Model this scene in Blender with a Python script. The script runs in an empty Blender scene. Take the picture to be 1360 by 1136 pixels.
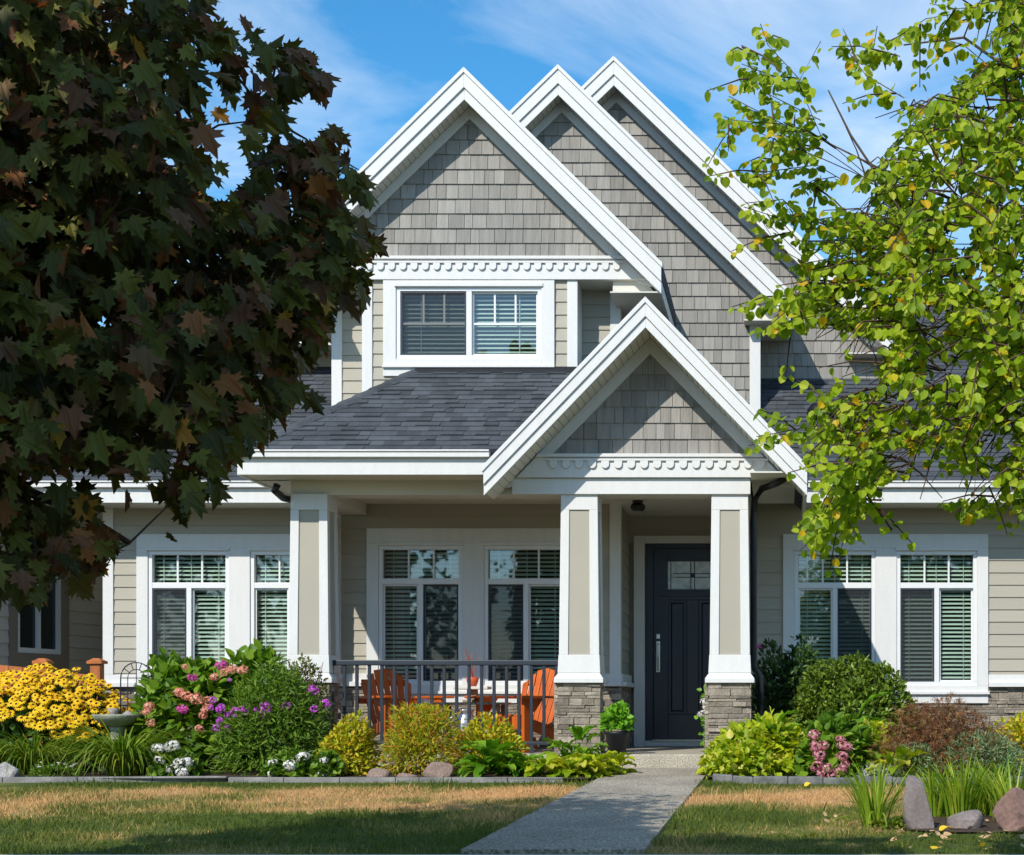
import bpy, math, random
import numpy as np
from mathutils import Vector, Matrix
R = math.radians
SC = bpy.context.scene
COL = SC.collection

# ---------------------------------------------------------------- camera, sky, sun, exposure
F, VX, VY, ZC = 2150.0, 1040.0, 940.0, 0.61      # focal length and optical axis in photograph pixels, camera height
cd = bpy.data.cameras.new('camera'); cam = bpy.data.objects.new('camera', cd); COL.objects.link(cam)
cam.location = (0, 0, ZC); cam.rotation_euler = (R(90), 0, 0)
cd.sensor_width = 36; cd.lens = F/1360*36
cd.shift_x = -(VX-680)/1360; cd.shift_y = (VY-568)/1360
cd.clip_end = 2000
SC.camera = cam

SUN_EL, SUN_ROT = 39.5, 204.0
w = bpy.data.worlds.new('World'); SC.world = w; w.use_nodes = True
nt = w.node_tree; nt.nodes.clear()
def wn(t, **k):
    n = nt.nodes.new(t)
    for a, b in k.items(): setattr(n, a, b)
    return n
sky = wn('ShaderNodeTexSky', sky_type='NISHITA', sun_disc=False, sun_elevation=R(SUN_EL), sun_rotation=R(SUN_ROT),
         air_density=1.0, dust_density=0.15, ozone_density=4.0, altitude=300)
hs = wn('ShaderNodeHueSaturation'); hs.inputs['Saturation'].default_value = 1.28; hs.inputs['Value'].default_value = .84; hs.inputs['Hue'].default_value = .490
bg = wn('ShaderNodeBackground'); bg.inputs[1].default_value = 0.15
cl = wn('ShaderNodeBackground'); cl.inputs[0].default_value = (0.86, 0.93, 1.0, 1); cl.inputs[1].default_value = 0.80
tc = wn('ShaderNodeTexCoord'); mp = wn('ShaderNodeMapping'); mp.inputs['Scale'].default_value = (3.2, 3.2, 7.5)
mp.inputs['Rotation'].default_value = (0, R(24), 0); mp.inputs['Location'].default_value = (1.35, 0.9, 0.1)
nz = wn('ShaderNodeTexNoise'); nz.inputs['Scale'].default_value = 1.35; nz.inputs['Detail'].default_value = 9; nz.inputs['Roughness'].default_value = .58
nz.inputs['Distortion'].default_value = .6
rp = wn('ShaderNodeValToRGB'); rp.color_ramp.elements[0].position = .40; rp.color_ramp.elements[1].position = .72
rp.color_ramp.elements[1].color = (.60, .60, .60, 1)
mx = wn('ShaderNodeMixShader'); wo = wn('ShaderNodeOutputWorld')
L = nt.links.new
L(sky.outputs[0], hs.inputs['Color']); L(hs.outputs[0], bg.inputs[0])
L(tc.outputs['Generated'], mp.inputs[0]); L(mp.outputs[0], nz.inputs['Vector']); L(nz.outputs['Fac'], rp.inputs[0])
L(rp.outputs[0], mx.inputs[0]); L(bg.outputs[0], mx.inputs[1]); L(cl.outputs[0], mx.inputs[2]); L(mx.outputs[0], wo.inputs[0])

sd = bpy.data.lights.new('sun', 'SUN'); sun = bpy.data.objects.new('sun', sd); COL.objects.link(sun)
sd.energy = 3.1; sd.angle = R(0.5); sd.color = (1, .945, .86)
tosun = Vector((math.sin(R(SUN_ROT))*math.cos(R(SUN_EL)), math.cos(R(SUN_ROT))*math.cos(R(SUN_EL)), math.sin(R(SUN_EL))))
sun.rotation_euler = tosun.to_track_quat('Z', 'Y').to_euler()
sun.location = tosun*60
SC.view_settings.view_transform = 'Standard'; SC.view_settings.look = 'None'
SC.view_settings.gamma = 1; SC.view_settings.exposure = 0.64
SC.cycles.max_bounces = 8; SC.cycles.transparent_max_bounces = 12

# ---------------------------------------------------------------- measuring helpers: photograph pixel at a known distance -> metres
def X(px, y): return (px-VX)*y/F
def Z(py, y): return ZC-(py-VY)*y/F
def ground(y): return 0.0 if y > 15.9 else -0.029*(15.9-y)
rng = random.Random(7); nr = np.random.default_rng(7)

# ---------------------------------------------------------------- materials
def _nodes(name):
    m = bpy.data.materials.new(name); m.use_nodes = True
    t = m.node_tree; t.nodes.clear(); return m, t
def P(name, col, rough=.6, var=.08, vs=2.5, island=0, bump=0, bs=60, spec=.3, metal=0, speck=None, stretch=None, dirt=None):
    m, t = _nodes(name); n = t.nodes.new; l = t.links.new
    b = n('ShaderNodeBsdfPrincipled'); o = n('ShaderNodeOutputMaterial'); l(b.outputs[0], o.inputs[0])
    b.inputs['Roughness'].default_value = rough; b.inputs['Specular IOR Level'].default_value = spec; b.inputs['Metallic'].default_value = metal
    tc = n('ShaderNodeTexCoord'); mpn = n('ShaderNodeMapping'); l(tc.outputs['Object'], mpn.inputs[0])
    if stretch: mpn.inputs['Scale'].default_value = stretch
    nz = n('ShaderNodeTexNoise'); nz.inputs['Scale'].default_value = vs; nz.inputs['Detail'].default_value = 5; l(mpn.outputs[0], nz.inputs['Vector'])
    c = list(col)+[1]
    r = n('ShaderNodeValToRGB'); l(nz.outputs['Fac'], r.inputs[0])
    r.color_ramp.elements[0].position = .3; r.color_ramp.elements[1].position = .7
    r.color_ramp.elements[0].color = [v*(1-var) for v in col]+[1]; r.color_ramp.elements[1].color = [min(1, v*(1+var)) for v in col]+[1]
    out = r.outputs[0]
    if island:
        g = n('ShaderNodeNewGeometry'); mr = n('ShaderNodeMapRange'); l(g.outputs['Random Per Island'], mr.inputs[0])
        mr.inputs[3].default_value = 1-island; mr.inputs[4].default_value = 1+island
        mm = n('ShaderNodeVectorMath'); mm.operation = 'SCALE'; l(out, mm.inputs[0]); l(mr.outputs[0], mm.inputs['Scale']); out = mm.outputs[0]
    if speck:
        vz = n('ShaderNodeTexNoise'); vz.inputs['Scale'].default_value = speck[0]; vz.inputs['Detail'].default_value = 3; l(tc.outputs['Object'], vz.inputs['Vector'])
        rr = n('ShaderNodeMapRange'); rr.inputs[1].default_value = .35; rr.inputs[2].default_value = .65; l(vz.outputs['Fac'], rr.inputs[0])
        rr.inputs[3].default_value = 1-speck[1]; rr.inputs[4].default_value = 1+speck[1]
        mm = n('ShaderNodeVectorMath'); mm.operation = 'SCALE'; l(out, mm.inputs[0]); l(rr.outputs[0], mm.inputs['Scale']); out = mm.outputs[0]
    l(out, b.inputs['Base Color'])
    if bump:
        bz = n('ShaderNodeTexNoise'); bz.inputs['Scale'].default_value = bs; bz.inputs['Detail'].default_value = 6; l(mpn.outputs[0], bz.inputs['Vector'])
        bb = n('ShaderNodeBump'); bb.inputs['Strength'].default_value = bump; bb.inputs['Distance'].default_value = .01
        l(bz.outputs['Fac'], bb.inputs['Height']); l(bb.outputs[0], b.inputs['Normal'])
    return m
def LEAF(name, stops, rough=.5, trans=.35, spec=.3, tint=(1.15, 1.25, .6), pos=0):
    """leaf surface: each leaf takes one colour out of the ramp; light passes through the blade"""
    m, t = _nodes(name); n = t.nodes.new; l = t.links.new
    g = n('ShaderNodeNewGeometry'); r = n('ShaderNodeValToRGB'); cr = r.color_ramp
    src = g.outputs['Random Per Island']
    if pos:
        tc = n('ShaderNodeTexCoord'); nz = n('ShaderNodeTexNoise'); nz.inputs['Scale'].default_value = pos; nz.inputs['Detail'].default_value = 3
        l(tc.outputs['Object'], nz.inputs['Vector'])
        a = n('ShaderNodeMath'); a.operation = 'MULTIPLY_ADD'; l(nz.outputs['Fac'], a.inputs[0]); a.inputs[1].default_value = 1.9; a.inputs[2].default_value = -.62
        b2 = n('ShaderNodeMath'); b2.operation = 'MULTIPLY_ADD'; l(src, b2.inputs[0]); b2.inputs[1].default_value = .34; l(a.outputs[0], b2.inputs[2]); src = b2.outputs[0]
    l(src, r.inputs[0])
    while len(cr.elements) < len(stops): cr.elements.new(.5)
    for e, (p, c) in zip(cr.elements, stops): e.position = p; e.color = list(c)+[1]
    b = n('ShaderNodeBsdfPrincipled'); b.inputs['Roughness'].default_value = rough; b.inputs['Specular IOR Level'].default_value = spec
    l(r.outputs[0], b.inputs['Base Color'])
    tr = n('ShaderNodeBsdfTranslucent'); mm = n('ShaderNodeVectorMath'); mm.operation = 'MULTIPLY'; mm.inputs[1].default_value = tint
    l(r.outputs[0], mm.inputs[0]); l(mm.outputs[0], tr.inputs[0])
    x = n('ShaderNodeMixShader'); x.inputs[0].default_value = trans; l(b.outputs[0], x.inputs[1]); l(tr.outputs[0], x.inputs[2])
    o = n('ShaderNodeOutputMaterial'); l(x.outputs[0], o.inputs[0]); return m

M = {}
M['white'] = P('white_paint', (.64, .64, .622), .5, .028, 3.5, bump=.14, bs=34, spec=.3, stretch=(5, 5, .7), speck=(40, .02))
M['vinyl'] = P('window_vinyl', (.70, .71, .71), .3, .02, 3, spec=.45)
M['siding'] = P('beige_siding', (.375, .35, .285), .6, .05, 1.3, island=.045, bump=.22, bs=26, stretch=(.25, 1, 1.6))
M['tan'] = P('tan_panel', (.365, .34, .275), .55, .03, 2, bump=.1, bs=40)
M['soffit'] = P('beige_soffit', (.62, .60, .53), .6, .03, 2, island=.03)
M['shingle'] = P('grey_cedar_shingle', (.262, .25, .228), .75, .14, 6, island=.19, bump=.8, bs=22, stretch=(3.5, 1, .35))
M['asphalt'] = P('roof_shingle', (.070, .078, .088), .9, .14, 5, island=.24, bump=.6, bs=260, spec=.15, speck=(190, .35))
M['stone'] = P('ledge_stone', (.262, .225, .178), .85, .25, 9, island=.34, bump=1.0, bs=38, spec=.15, speck=(70, .2))
M['grout'] = P('stone_backing', (.07, .06, .055), .9)
M['door'] = P('navy_door_paint', (.010, .016, .034), .32, .1, 3, spec=.5, bump=.05)
M['metal'] = P('brushed_steel', (.62, .62, .61), .28, .05, 6, metal=1)
M['black'] = P('black_metal', (.012, .013, .016), .4, .1, 4, spec=.4)
M['rail'] = P('charcoal_rail_paint', (.017, .025, .038), .5, .08, 4, spec=.45)
M['slat'] = P('blind_slat', (.78, .79, .75), .5, .03, 4)
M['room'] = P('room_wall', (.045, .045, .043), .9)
M['agg'] = P('exposed_aggregate', (.40, .36, .29), .85, .12, 4, bump=.9, bs=95, spec=.2, speck=(85, .42))
M['walk'] = P('concrete_walk', (.305, .27, .215), .9, .2, 1.4, bump=1.0, bs=60, spec=.12, speck=(58, .5))
M['kerb'] = P('cast_kerb', (.21, .205, .195), .85, .3, 6, island=.10, bump=.7, bs=40)
M['kerb_rough'] = P('rough_stone_kerb', (.15, .15, .142), .9, .4, 9, island=.22, bump=1.0, bs=22)
M['mulch'] = P('bark_mulch', (.055, .036, .024), .95, .5, 22, bump=1, bs=60)
M['orange'] = P('orange_stained_wood', (.50, .105, .014), .42, .16, 4, island=.15, bump=.2, bs=30, stretch=(6, 6, .8))
M['cedar'] = P('cedar_fence_wood', (.40, .125, .035), .6, .2, 4, island=.15, bump=.3, bs=30, stretch=(5, 5, .6))
M['grey_wood'] = P('weathered_wood', (.26, .20, .14), .8, .2, 5, bump=.4, bs=40)
M['galv'] = P('galvanised_steel', (.55, .57, .60), .38, .14, 9, metal=.85)
M['pot'] = P('black_plastic_pot', (.018, .018, .02), .45, .1, 4)
M['terra'] = P('red_glazed_pot', (.55, .10, .04), .3, .15, 8)
M['bark'] = P('grey_brown_bark', (.085, .062, .045), .9, .35, 9, bump=1, bs=30, stretch=(1, 1, .25))
M['twig'] = P('red_brown_twig', (.085, .05, .035), .8, .25, 9)
M['stem'] = P('green_stem', (.06, .13, .025), .6, .2, 9)
M['boulder'] = P('brown_boulder', (.23, .165, .135), .88, .25, 5, bump=1, bs=14, spec=.2, speck=(60, .2))
M['greyrock'] = P('grey_boulder', (.30, .285, .275), .88, .22, 6, bump=1, bs=16, spec=.2, speck=(60, .2))
M['slate'] = P('purple_grey_stone', (.20, .17, .165), .8, .25, 3.5, bump=.8, bs=12, spec=.25, speck=(50, .15))
M['redstone'] = P('red_brown_stone', (.20, .125, .105), .8, .35, 3, bump=.9, bs=12, spec=.25, speck=(50, .18))
M['bath'] = P('mossy_concrete', (.27, .29, .22), .85, .3, 8, bump=.7, bs=50)
M['nwall'] = P('taupe_siding', (.50, .46, .41), .65, .06, 1.5, island=.05, bump=.2, bs=30)
M['ntrim'] = P('brown_trim', (.23, .185, .145), .65, .08, 2)
M['road'] = P('road_asphalt', (.05, .05, .052), .9, .2, 2, bump=.6, bs=150, speck=(150, .3))
M['pavement'] = P('pavement_concrete', (.40, .38, .35), .85, .1, 1, bump=.4, bs=100)
M['orangebrick'] = P('pale_stucco', (.52, .48, .42), .8, .06, 1)

def lawn_mat(name, gain=1.0, blade=False):
    m, t = _nodes(name); n = t.nodes.new; l = t.links.new
    tc = n('ShaderNodeTexCoord'); sep = n('ShaderNodeSeparateXYZ'); l(tc.outputs['Object'], sep.inputs[0])
    n1 = n('ShaderNodeTexNoise'); n1.inputs['Scale'].default_value = .75; n1.inputs['Detail'].default_value = 6; n1.inputs['Roughness'].default_value = .62
    l(tc.outputs['Object'], n1.inputs['Vector'])
    # the dry belt lies in the strip nearest the planting beds; a watered edge stays green along the kerb
    band = n('ShaderNodeMapRange'); l(sep.outputs['Y'], band.inputs[0]); band.interpolation_type = 'SMOOTHSTEP'
    band.inputs[1].default_value = 10.4; band.inputs[2].default_value = 12.6; band.inputs[3].default_value = -.19; band.inputs[4].default_value = .17
    edge = n('ShaderNodeMapRange'); l(sep.outputs['Y'], edge.inputs[0]); edge.interpolation_type = 'SMOOTHSTEP'
    edge.inputs[1].default_value = 13.2; edge.inputs[2].default_value = 13.9; edge.inputs[3].default_value = 0; edge.inputs[4].default_value = -.42
    ct = n('ShaderNodeMath'); ct.operation = 'MULTIPLY_ADD'; l(n1.outputs['Fac'], ct.inputs[0]); ct.inputs[1].default_value = 1.75; ct.inputs[2].default_value = -.375
    s1 = n('ShaderNodeMath'); l(ct.outputs[0], s1.inputs[0]); l(band.outputs[0], s1.inputs[1])
    s2 = n('ShaderNodeMath'); l(s1.outputs[0], s2.inputs[0]); l(edge.outputs[0], s2.inputs[1])
    src = s2.outputs[0]
    if blade:
        g = n('ShaderNodeNewGeometry'); a = n('ShaderNodeMath'); a.operation = 'MULTIPLY_ADD'; l(g.outputs['Random Per Island'], a.inputs[0])
        a.inputs[1].default_value = .34; l(src, a.inputs[2]); b3 = n('ShaderNodeMath'); l(a.outputs[0], b3.inputs[0]); b3.inputs[1].default_value = -.17; src = b3.outputs[0]
    r = n('ShaderNodeValToRGB'); l(src, r.inputs[0]); cr = r.color_ramp
    for p_, c in ((.30, (.095, .135, .022)), (.45, (.19, .205, .04)), (.56, (.40, .30, .105)), (.72, (.64, .385, .17))):
        e = cr.elements.new(p_); e.color = [v*gain for v in c]+[1]
    cr.elements.remove(cr.elements[0]); cr.elements.remove(cr.elements[-1])
    b = n('ShaderNodeBsdfPrincipled'); b.inputs['Roughness'].default_value = .8; b.inputs['Specular IOR Level'].default_value = .15
    l(r.outputs[0], b.inputs['Base Color']); o = n('ShaderNodeOutputMaterial')
    if blade:
        tr = n('ShaderNodeBsdfTranslucent'); l(r.outputs[0], tr.inputs[0]); x = n('ShaderNodeMixShader'); x.inputs[0].default_value = .3
        l(b.outputs[0], x.inputs[1]); l(tr.outputs[0], x.inputs[2]); l(x.outputs[0], o.inputs[0])
    else: l(b.outputs[0], o.inputs[0])
    return m
M['lawn'] = lawn_mat('lawn_soil', .62); M['blade'] = lawn_mat('grass_blades', 1.0, True)

def glass(name, tint=(.68, .80, .73), k=1, off=.16):
    m, t = _nodes(name); n = t.nodes.new; l = t.links.new
    tr = n('ShaderNodeBsdfTransparent'); tr.inputs[0].default_value = list(tint)+[1]
    gl = n('ShaderNodeBsdfGlossy'); gl.inputs['Roughness'].default_value = .015
    fr = n('ShaderNodeLayerWeight'); fr.inputs[0].default_value = .5
    pw = n('ShaderNodeMath'); pw.operation = 'POWER'; l(fr.outputs['Facing'], pw.inputs[0]); pw.inputs[1].default_value = 5
    a = n('ShaderNodeMath'); a.operation = 'MULTIPLY_ADD'; a.use_clamp = True; l(pw.outputs[0], a.inputs[0]); a.inputs[1].default_value = .8; a.inputs[2].default_value = off
    tc = n('ShaderNodeTexCoord'); nz = n('ShaderNodeTexNoise'); nz.inputs['Scale'].default_value = 1.7; l(tc.outputs['Object'], nz.inputs['Vector'])
    bb = n('ShaderNodeBump'); bb.inputs['Strength'].default_value = .05; bb.inputs['Distance'].default_value = .02; l(nz.outputs['Fac'], bb.inputs['Height']); l(bb.outputs[0], gl.inputs['Normal'])
    x = n('ShaderNodeMixShader'); l(a.outputs[0], x.inputs[0]); l(tr.outputs[0], x.inputs[1]); l(gl.outputs[0], x.inputs[2])
    o = n('ShaderNodeOutputMaterial'); l(x.outputs[0], o.inputs[0]); return m
M['glass'] = glass('window_glass')
M['frost'] = P('leaded_glass', (.60, .68, .70), .12, .25, 14, spec=.8, bump=.6, bs=30)
def screen_mat():
    m, t = _nodes('insect_screen'); n = t.nodes.new; l = t.links.new
    tr = n('ShaderNodeBsdfTransparent'); d = n('ShaderNodeBsdfDiffuse'); d.inputs[0].default_value = (.045, .05, .058, 1)
    x = n('ShaderNodeMixShader'); x.inputs[0].default_value = .50; l(tr.outputs[0], x.inputs[1]); l(d.outputs[0], x.inputs[2])
    o = n('ShaderNodeOutputMaterial'); l(x.outputs[0], o.inputs[0]); return m
M['screen'] = screen_mat()

# ---------------------------------------------------------------- object helpers
ORG = {}
def tag(o, label=None, cat=None, group=None, kind=None):
    if label: o['label'] = label
    if cat: o['category'] = cat
    if group: o['group'] = group
    if kind: o['kind'] = kind
    return o
def thing(name, loc, label, cat, group=None, rot=0, local=False):
    o = bpy.data.objects.new(name, None); COL.objects.link(o); o.location = loc; o.rotation_euler = (0, 0, rot); o.empty_display_size = .2
    ORG[o.name] = Vector((0, 0, 0)) if local else Vector(loc)
    return tag(o, label, cat, group)
def link(name, me, parent=None, origin=None, smooth=False):
    o = bpy.data.objects.new(name, me); COL.objects.link(o)
    org = ORG[parent.name] if parent is not None else (Vector(origin) if origin is not None else Vector((0, 0, 0)))
    if parent is not None: o.parent = parent
    elif origin is not None: o.location = origin
    if org.length > 0: me.transform(Matrix.Translation(-org))
    ORG[o.name] = org
    if smooth: me.polygons.foreach_set('use_smooth', [True]*len(me.polygons))
    return o
def copy_tree(o, parent=None):
    c = o.copy(); COL.objects.link(c); ORG[c.name] = ORG.get(o.name, Vector())
    if parent is not None: c.parent = parent
    for ch in list(o.children): copy_tree(ch, c)
    return c
class MB:
    def __init__(s): s.v = []; s.f = []; s.m = []; s.cur = 0
    def face(s, pts, flip=False):
        b = len(s.v); s.v += [tuple(p) for p in pts]; idx = list(range(b, b+len(pts)))
        s.f.append(idx[::-1] if flip else idx); s.m.append(s.cur)
    def hexa(s, p):                                  # p: bottom ring 4, top ring 4
        b = len(s.v); s.v += [tuple(q) for q in p]
        for q in ((3, 2, 1, 0), (4, 5, 6, 7), (0, 1, 5, 4), (1, 2, 6, 5), (2, 3, 7, 6), (3, 0, 4, 7)):
            s.f.append([b+i for i in q]); s.m.append(s.cur)
    def box(s, x0, x1, y0, y1, z0, z1):
        s.hexa([(x0, y0, z0), (x1, y0, z0), (x1, y1, z0), (x0, y1, z0), (x0, y0, z1), (x1, y0, z1), (x1, y1, z1), (x0, y1, z1)])
    def prism(s, poly, y0, y1, f0=None):             # polygon in (x,z) pushed along y; f0(x,z) gives a varying front depth
        n = len(poly); b = len(s.v)
        a = sum(poly[i][0]*poly[(i+1) % n][1]-poly[(i+1) % n][0]*poly[i][1] for i in range(n))
        if a < 0: poly = poly[::-1]
        s.v += [(x, f0(x, z) if f0 else y0, z) for x, z in poly]+[(x, y1, z) for x, z in poly]
        s.f.append(list(range(b, b+n))); s.m.append(s.cur); s.f.append(list(range(b+2*n-1, b+n-1, -1))); s.m.append(s.cur)
        for i in range(n):
            j = (i+1) % n; s.f.append([b+i, b+n+i, b+n+j, b+j]); s.m.append(s.cur)
    def tube(s, pts, rad, n=6, cap=True):
        pts = [Vector(p) for p in pts]; rings = []
        rad = [float(q) for q in rad] if isinstance(rad, (list, tuple)) else [float(rad)]*len(pts)
        for i, p in enumerate(pts):
            d = (pts[min(i+1, len(pts)-1)]-pts[max(i-1, 0)])
            d = d.normalized() if d.length > 1e-9 else Vector((0, 0, 1))
            a = d.cross(Vector((0, 0, 1)) if abs(d.z) < .9 else Vector((1, 0, 0))).normalized(); c = d.cross(a)
            b = len(s.v); rings.append(b)
            s.v += [tuple(p+rad[i]*(math.cos(2*math.pi*k/n)*a+math.sin(2*math.pi*k/n)*c)) for k in range(n)]
        for r0, r1 in zip(rings, rings[1:]):
            for k in range(n):
                s.f.append([r0+k, r0+(k+1) % n, r1+(k+1) % n, r1+k]); s.m.append(s.cur)
        if cap:
            s.f.append([rings[0]+k for k in range(n)][::-1]); s.m.append(s.cur); s.f.append([rings[-1]+k for k in range(n)]); s.m.append(s.cur)
    def lathe(s, c, prof, n=20):                      # prof: (radius, z) from the bottom up
        c = Vector(c); rings = []
        for r, z in prof:
            b = len(s.v); rings.append(b); s.v += [(c.x+r*math.cos(2*math.pi*k/n), c.y+r*math.sin(2*math.pi*k/n), c.z+z) for k in range(n)]
        for r0, r1 in zip(rings, rings[1:]):
            for k in range(n):
                s.f.append([r0+k, r0+(k+1) % n, r1+(k+1) % n, r1+k]); s.m.append(s.cur)
        s.f.append([rings[0]+k for k in range(n)][::-1]); s.m.append(s.cur); s.f.append([rings[-1]+k for k in range(n)]); s.m.append(s.cur)
    def pieces(s):                                    # the separate solids of this builder, one builder each
        par = list(range(len(s.v)))
        def find(i):
            while par[i] != i: par[i] = par[par[i]]; i = par[i]
            return i
        for f in s.f:
            a = find(f[0])
            for q in f[1:]: par[find(q)] = a
        out = {}
        for f, m in zip(s.f, s.m):
            k = find(f[0]); o, mp_ = out.setdefault(k, (MB(), {}))
            idx = []
            for q in f:
                if q not in mp_: mp_[q] = len(o.v); o.v.append(s.v[q])
                idx.append(mp_[q])
            o.f.append(idx); o.m.append(m)
        return [o for o, _ in out.values()]
    def mesh(s, name, mats):
        me = bpy.data.meshes.new(name); me.from_pydata(s.v, [], s.f)
        for mm in (mats if isinstance(mats, (list, tuple)) else [mats]): me.materials.append(M[mm] if isinstance(mm, str) else mm)
        if any(s.m): me.polygons.foreach_set('material_index', s.m)
        me.update(); return me
    def build(s, name, mats, parent=None, origin=None, bevel=0, smooth=False, seg=2):
        o = link(name, s.mesh(name, mats), parent, origin, smooth)
        if bevel:
            b = o.modifiers.new('bevel', 'BEVEL'); b.width = bevel; b.segments = seg; b.limit_method = 'ANGLE'; b.angle_limit = R(40)
        return o
def clip(poly, planes):
    """keep the part of a convex (x,z) polygon where a*x+b*z<=c for every plane"""
    for a, b, c in planes:
        out = []
        for i in range(len(poly)):
            p, q = poly[i-1], poly[i]; dp = a*p[0]+b*p[1]-c; dq = a*q[0]+b*q[1]-c
            if dp*dq < 0:
                t = dp/(dp-dq); out.append((p[0]+t*(q[0]-p[0]), p[1]+t*(q[1]-p[1])))
            if dq <= 0: out.append(q)
        poly = out
        if len(poly) < 3: return []
    return poly
def cladding(mb, x0, x1, z0, z1, y, exp, thick, planes=(), holes=(), width=None, gap=.004, phase=0, r=rng, back=None):
    """lap boards (width=None) or shingles: every course a wedge that is thickest at its lower edge"""
    k = math.floor((z0-phase)/exp)
    while phase+k*exp < z1:
        c0 = phase+k*exp; k += 1
        spans = [(x0, x1)]
        if width:
            spans = []; xx = x0-r.random()*width[1]
            while xx < x1:
                ww = r.uniform(*width); spans.append((max(x0, xx)+gap/2, min(x1, xx+ww)-gap/2)); xx += ww
            spans = [s for s in spans if s[1]-s[0] > .012]
        cuts = sorted({max(z0, c0), min(z1, c0+exp)} | {h for q in holes for h in q[2:] if max(z0, c0) < h < min(z1, c0+exp)})
        for a, b in zip(cuts, cuts[1:]):
            if b-a < .004: continue
            for sx0, sx1 in spans:
                jig = r.uniform(-.5, .5)*.003 if width else 0
                pieces = [(sx0, sx1)]
                for h in holes:
                    if h[2] < b-1e-6 and h[3] > a+1e-6:
                        nxt = []
                        for p0, p1 in pieces:
                            if h[1] <= p0 or h[0] >= p1: nxt.append((p0, p1)); continue
                            if h[0] > p0: nxt.append((p0, h[0]))
                            if h[1] < p1: nxt.append((h[1], p1))
                        pieces = nxt
                for p0, p1 in pieces:
                    poly = clip([(p0, a), (p1, a), (p1, b), (p0, b)], planes)
                    if len(poly) < 3: continue
                    mb.prism(poly, 0, back if back is not None else y+.02, lambda xq, zq: y-(thick*(1-(zq-c0)/exp)+.003+(jig if width else 0)))

# leaf shapes: (along, across, lift) and faces
def halves(right, curl=0, cup=.22):
    """mirror a right half-outline (base..tip) round the midrib; two facets folded a little upwards"""
    n = len(right); lf = lambda u, q: abs(q)*cup-curl*max(0, u)**2-curl*1.1*q*q; v = [(0, 0, 0)]+[(u, q, lf(u, q)) for u, q in right]+[(1, 0, -.06-curl)]
    v += [(u, -q, lf(u, q)) for u, q in right]
    return np.array(v), [list(range(0, n+2)), [0, n+1]+list(range(2*n+1, n+1, -1))]
SH = {
 'oval': halves([(.2, .17), (.5, .24), (.8, .15)]),
 'lance': halves([(.25, .085), (.55, .085)]),
 'round': halves([(-.06, .22), (.12, .42), (.42, .5), (.72, .40), (.92, .18)], curl=.08, cup=.30),
 'broad': halves([(.10, .26), (.32, .38), (.6, .30), (.84, .13)]),
 'maple': halves([(-.10, .10), (-.16, .24), (.02, .24), (.06, .46), (.16, .33), (.30, .40), (.40, .66), (.46, .48), (.60, .56), (.56, .40), (.50, .22), (.66, .24), (.76, .30), (.78, .14)], curl=.30, cup=.34),
 'lace': (np.array([(0, 0, 0), (.35, .03, 0), (1, .0, -.1), (.3, -.03, 0), (.15, .05, 0), (.75, .42, -.05), (.2, .0, 0), (.15, -.05, 0), (.75, -.42, -.05)]), [[0, 1, 2, 3], [0, 4, 5, 6], [0, 6, 8, 7]]),
 'needle': (np.array([(0, .02, 0), (0, -.02, 0), (1, 0, 0)]), [[0, 1, 2]]),
 'floret': (np.array([(0, 0, 0)]+[(math.cos(a)*(.5 if i % 2 else .22), math.sin(a)*(.5 if i % 2 else .22), .08 if i % 2 else 0) for i, a in enumerate(np.linspace(0, 2*math.pi, 9)[:-1])]), [[0, 1+i, 1+(i+1) % 8] for i in range(8)]),
}
def unit(a): return a/np.maximum(np.linalg.norm(a, axis=-1, keepdims=True), 1e-9)
def leafmesh(name, mat, p, ax, nrm, size, shape, parent=None, origin=None):
    sv, sf = SH[shape]; T = unit(ax); B = unit(np.cross(nrm, T)); N = np.cross(T, B)
    size = np.broadcast_to(np.asarray(size, float), (len(p),))
    V = p[:, None]+size[:, None, None]*(sv[None, :, 0:1]*T[:, None]+sv[None, :, 1:2]*B[:, None]+sv[None, :, 2:3]*N[:, None])
    k = len(sv); fs = [[b+i for i in f] for b in range(0, len(p)*k, k) for f in sf]
    me = bpy.data.meshes.new(name); me.from_pydata(V.reshape(-1, 3).tolist(), [], fs); me.materials.append(M[mat]); me.update()
    return link(name, me, parent, origin)
def rnd(n, s=1.0): return nr.normal(size=(n, 3))*s

# ================================================================= THE SETTING
def sheet(name, prof, x0, x1, mat, nx=2):
    """ground strip following a profile of (y, z)"""
    mb = MB()
    for (ya, za), (yb, zb) in zip(prof, prof[1:]): mb.face([(x0, ya, za), (x1, ya, za), (x1, yb, zb), (x0, yb, zb)])
    return tag(mb.build(name, mat), kind='structure')
zs = ground(9.05)
sheet('ground', [(-400, -.42), (5.3, -.42), (5.31, zs-.02), (9.05, zs-.012), (9.2, ground(9.2)), (15.9, 0), (400, 0)], -400, 400, 'lawn')
sheet('road', [(-7.5, -.41), (5.28, -.41)], -200, 200, 'road')
sheet('pavement', [(7.55, zs+.0), (8.88, zs+.004)], -200, 200, 'pavement')
KY = 14.15                                              # front line of the planting beds
walkL, walkR = lambda y: -1.627-.025*(15.9-y), lambda y: -.70-.0107*(15.9-y)
mb = MB(); ys = [9.02, 10.5, 12.0, 13.5, 14.9, 15.895]
for a, b in zip(ys, ys[1:]):
    za, zb = ground(a)+.02, ground(b)+.02
    mb.hexa([(walkL(a), a+.006, za-.2), (walkR(a), a+.006, za-.2), (walkR(b), b, zb-.2), (walkL(b), b, zb-.2),
             (walkL(a), a+.006, za), (walkR(a), a+.006, za), (walkR(b), b, zb), (walkL(b), b, zb)])
tag(mb.build('path', 'walk', bevel=.006), kind='structure')
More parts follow.
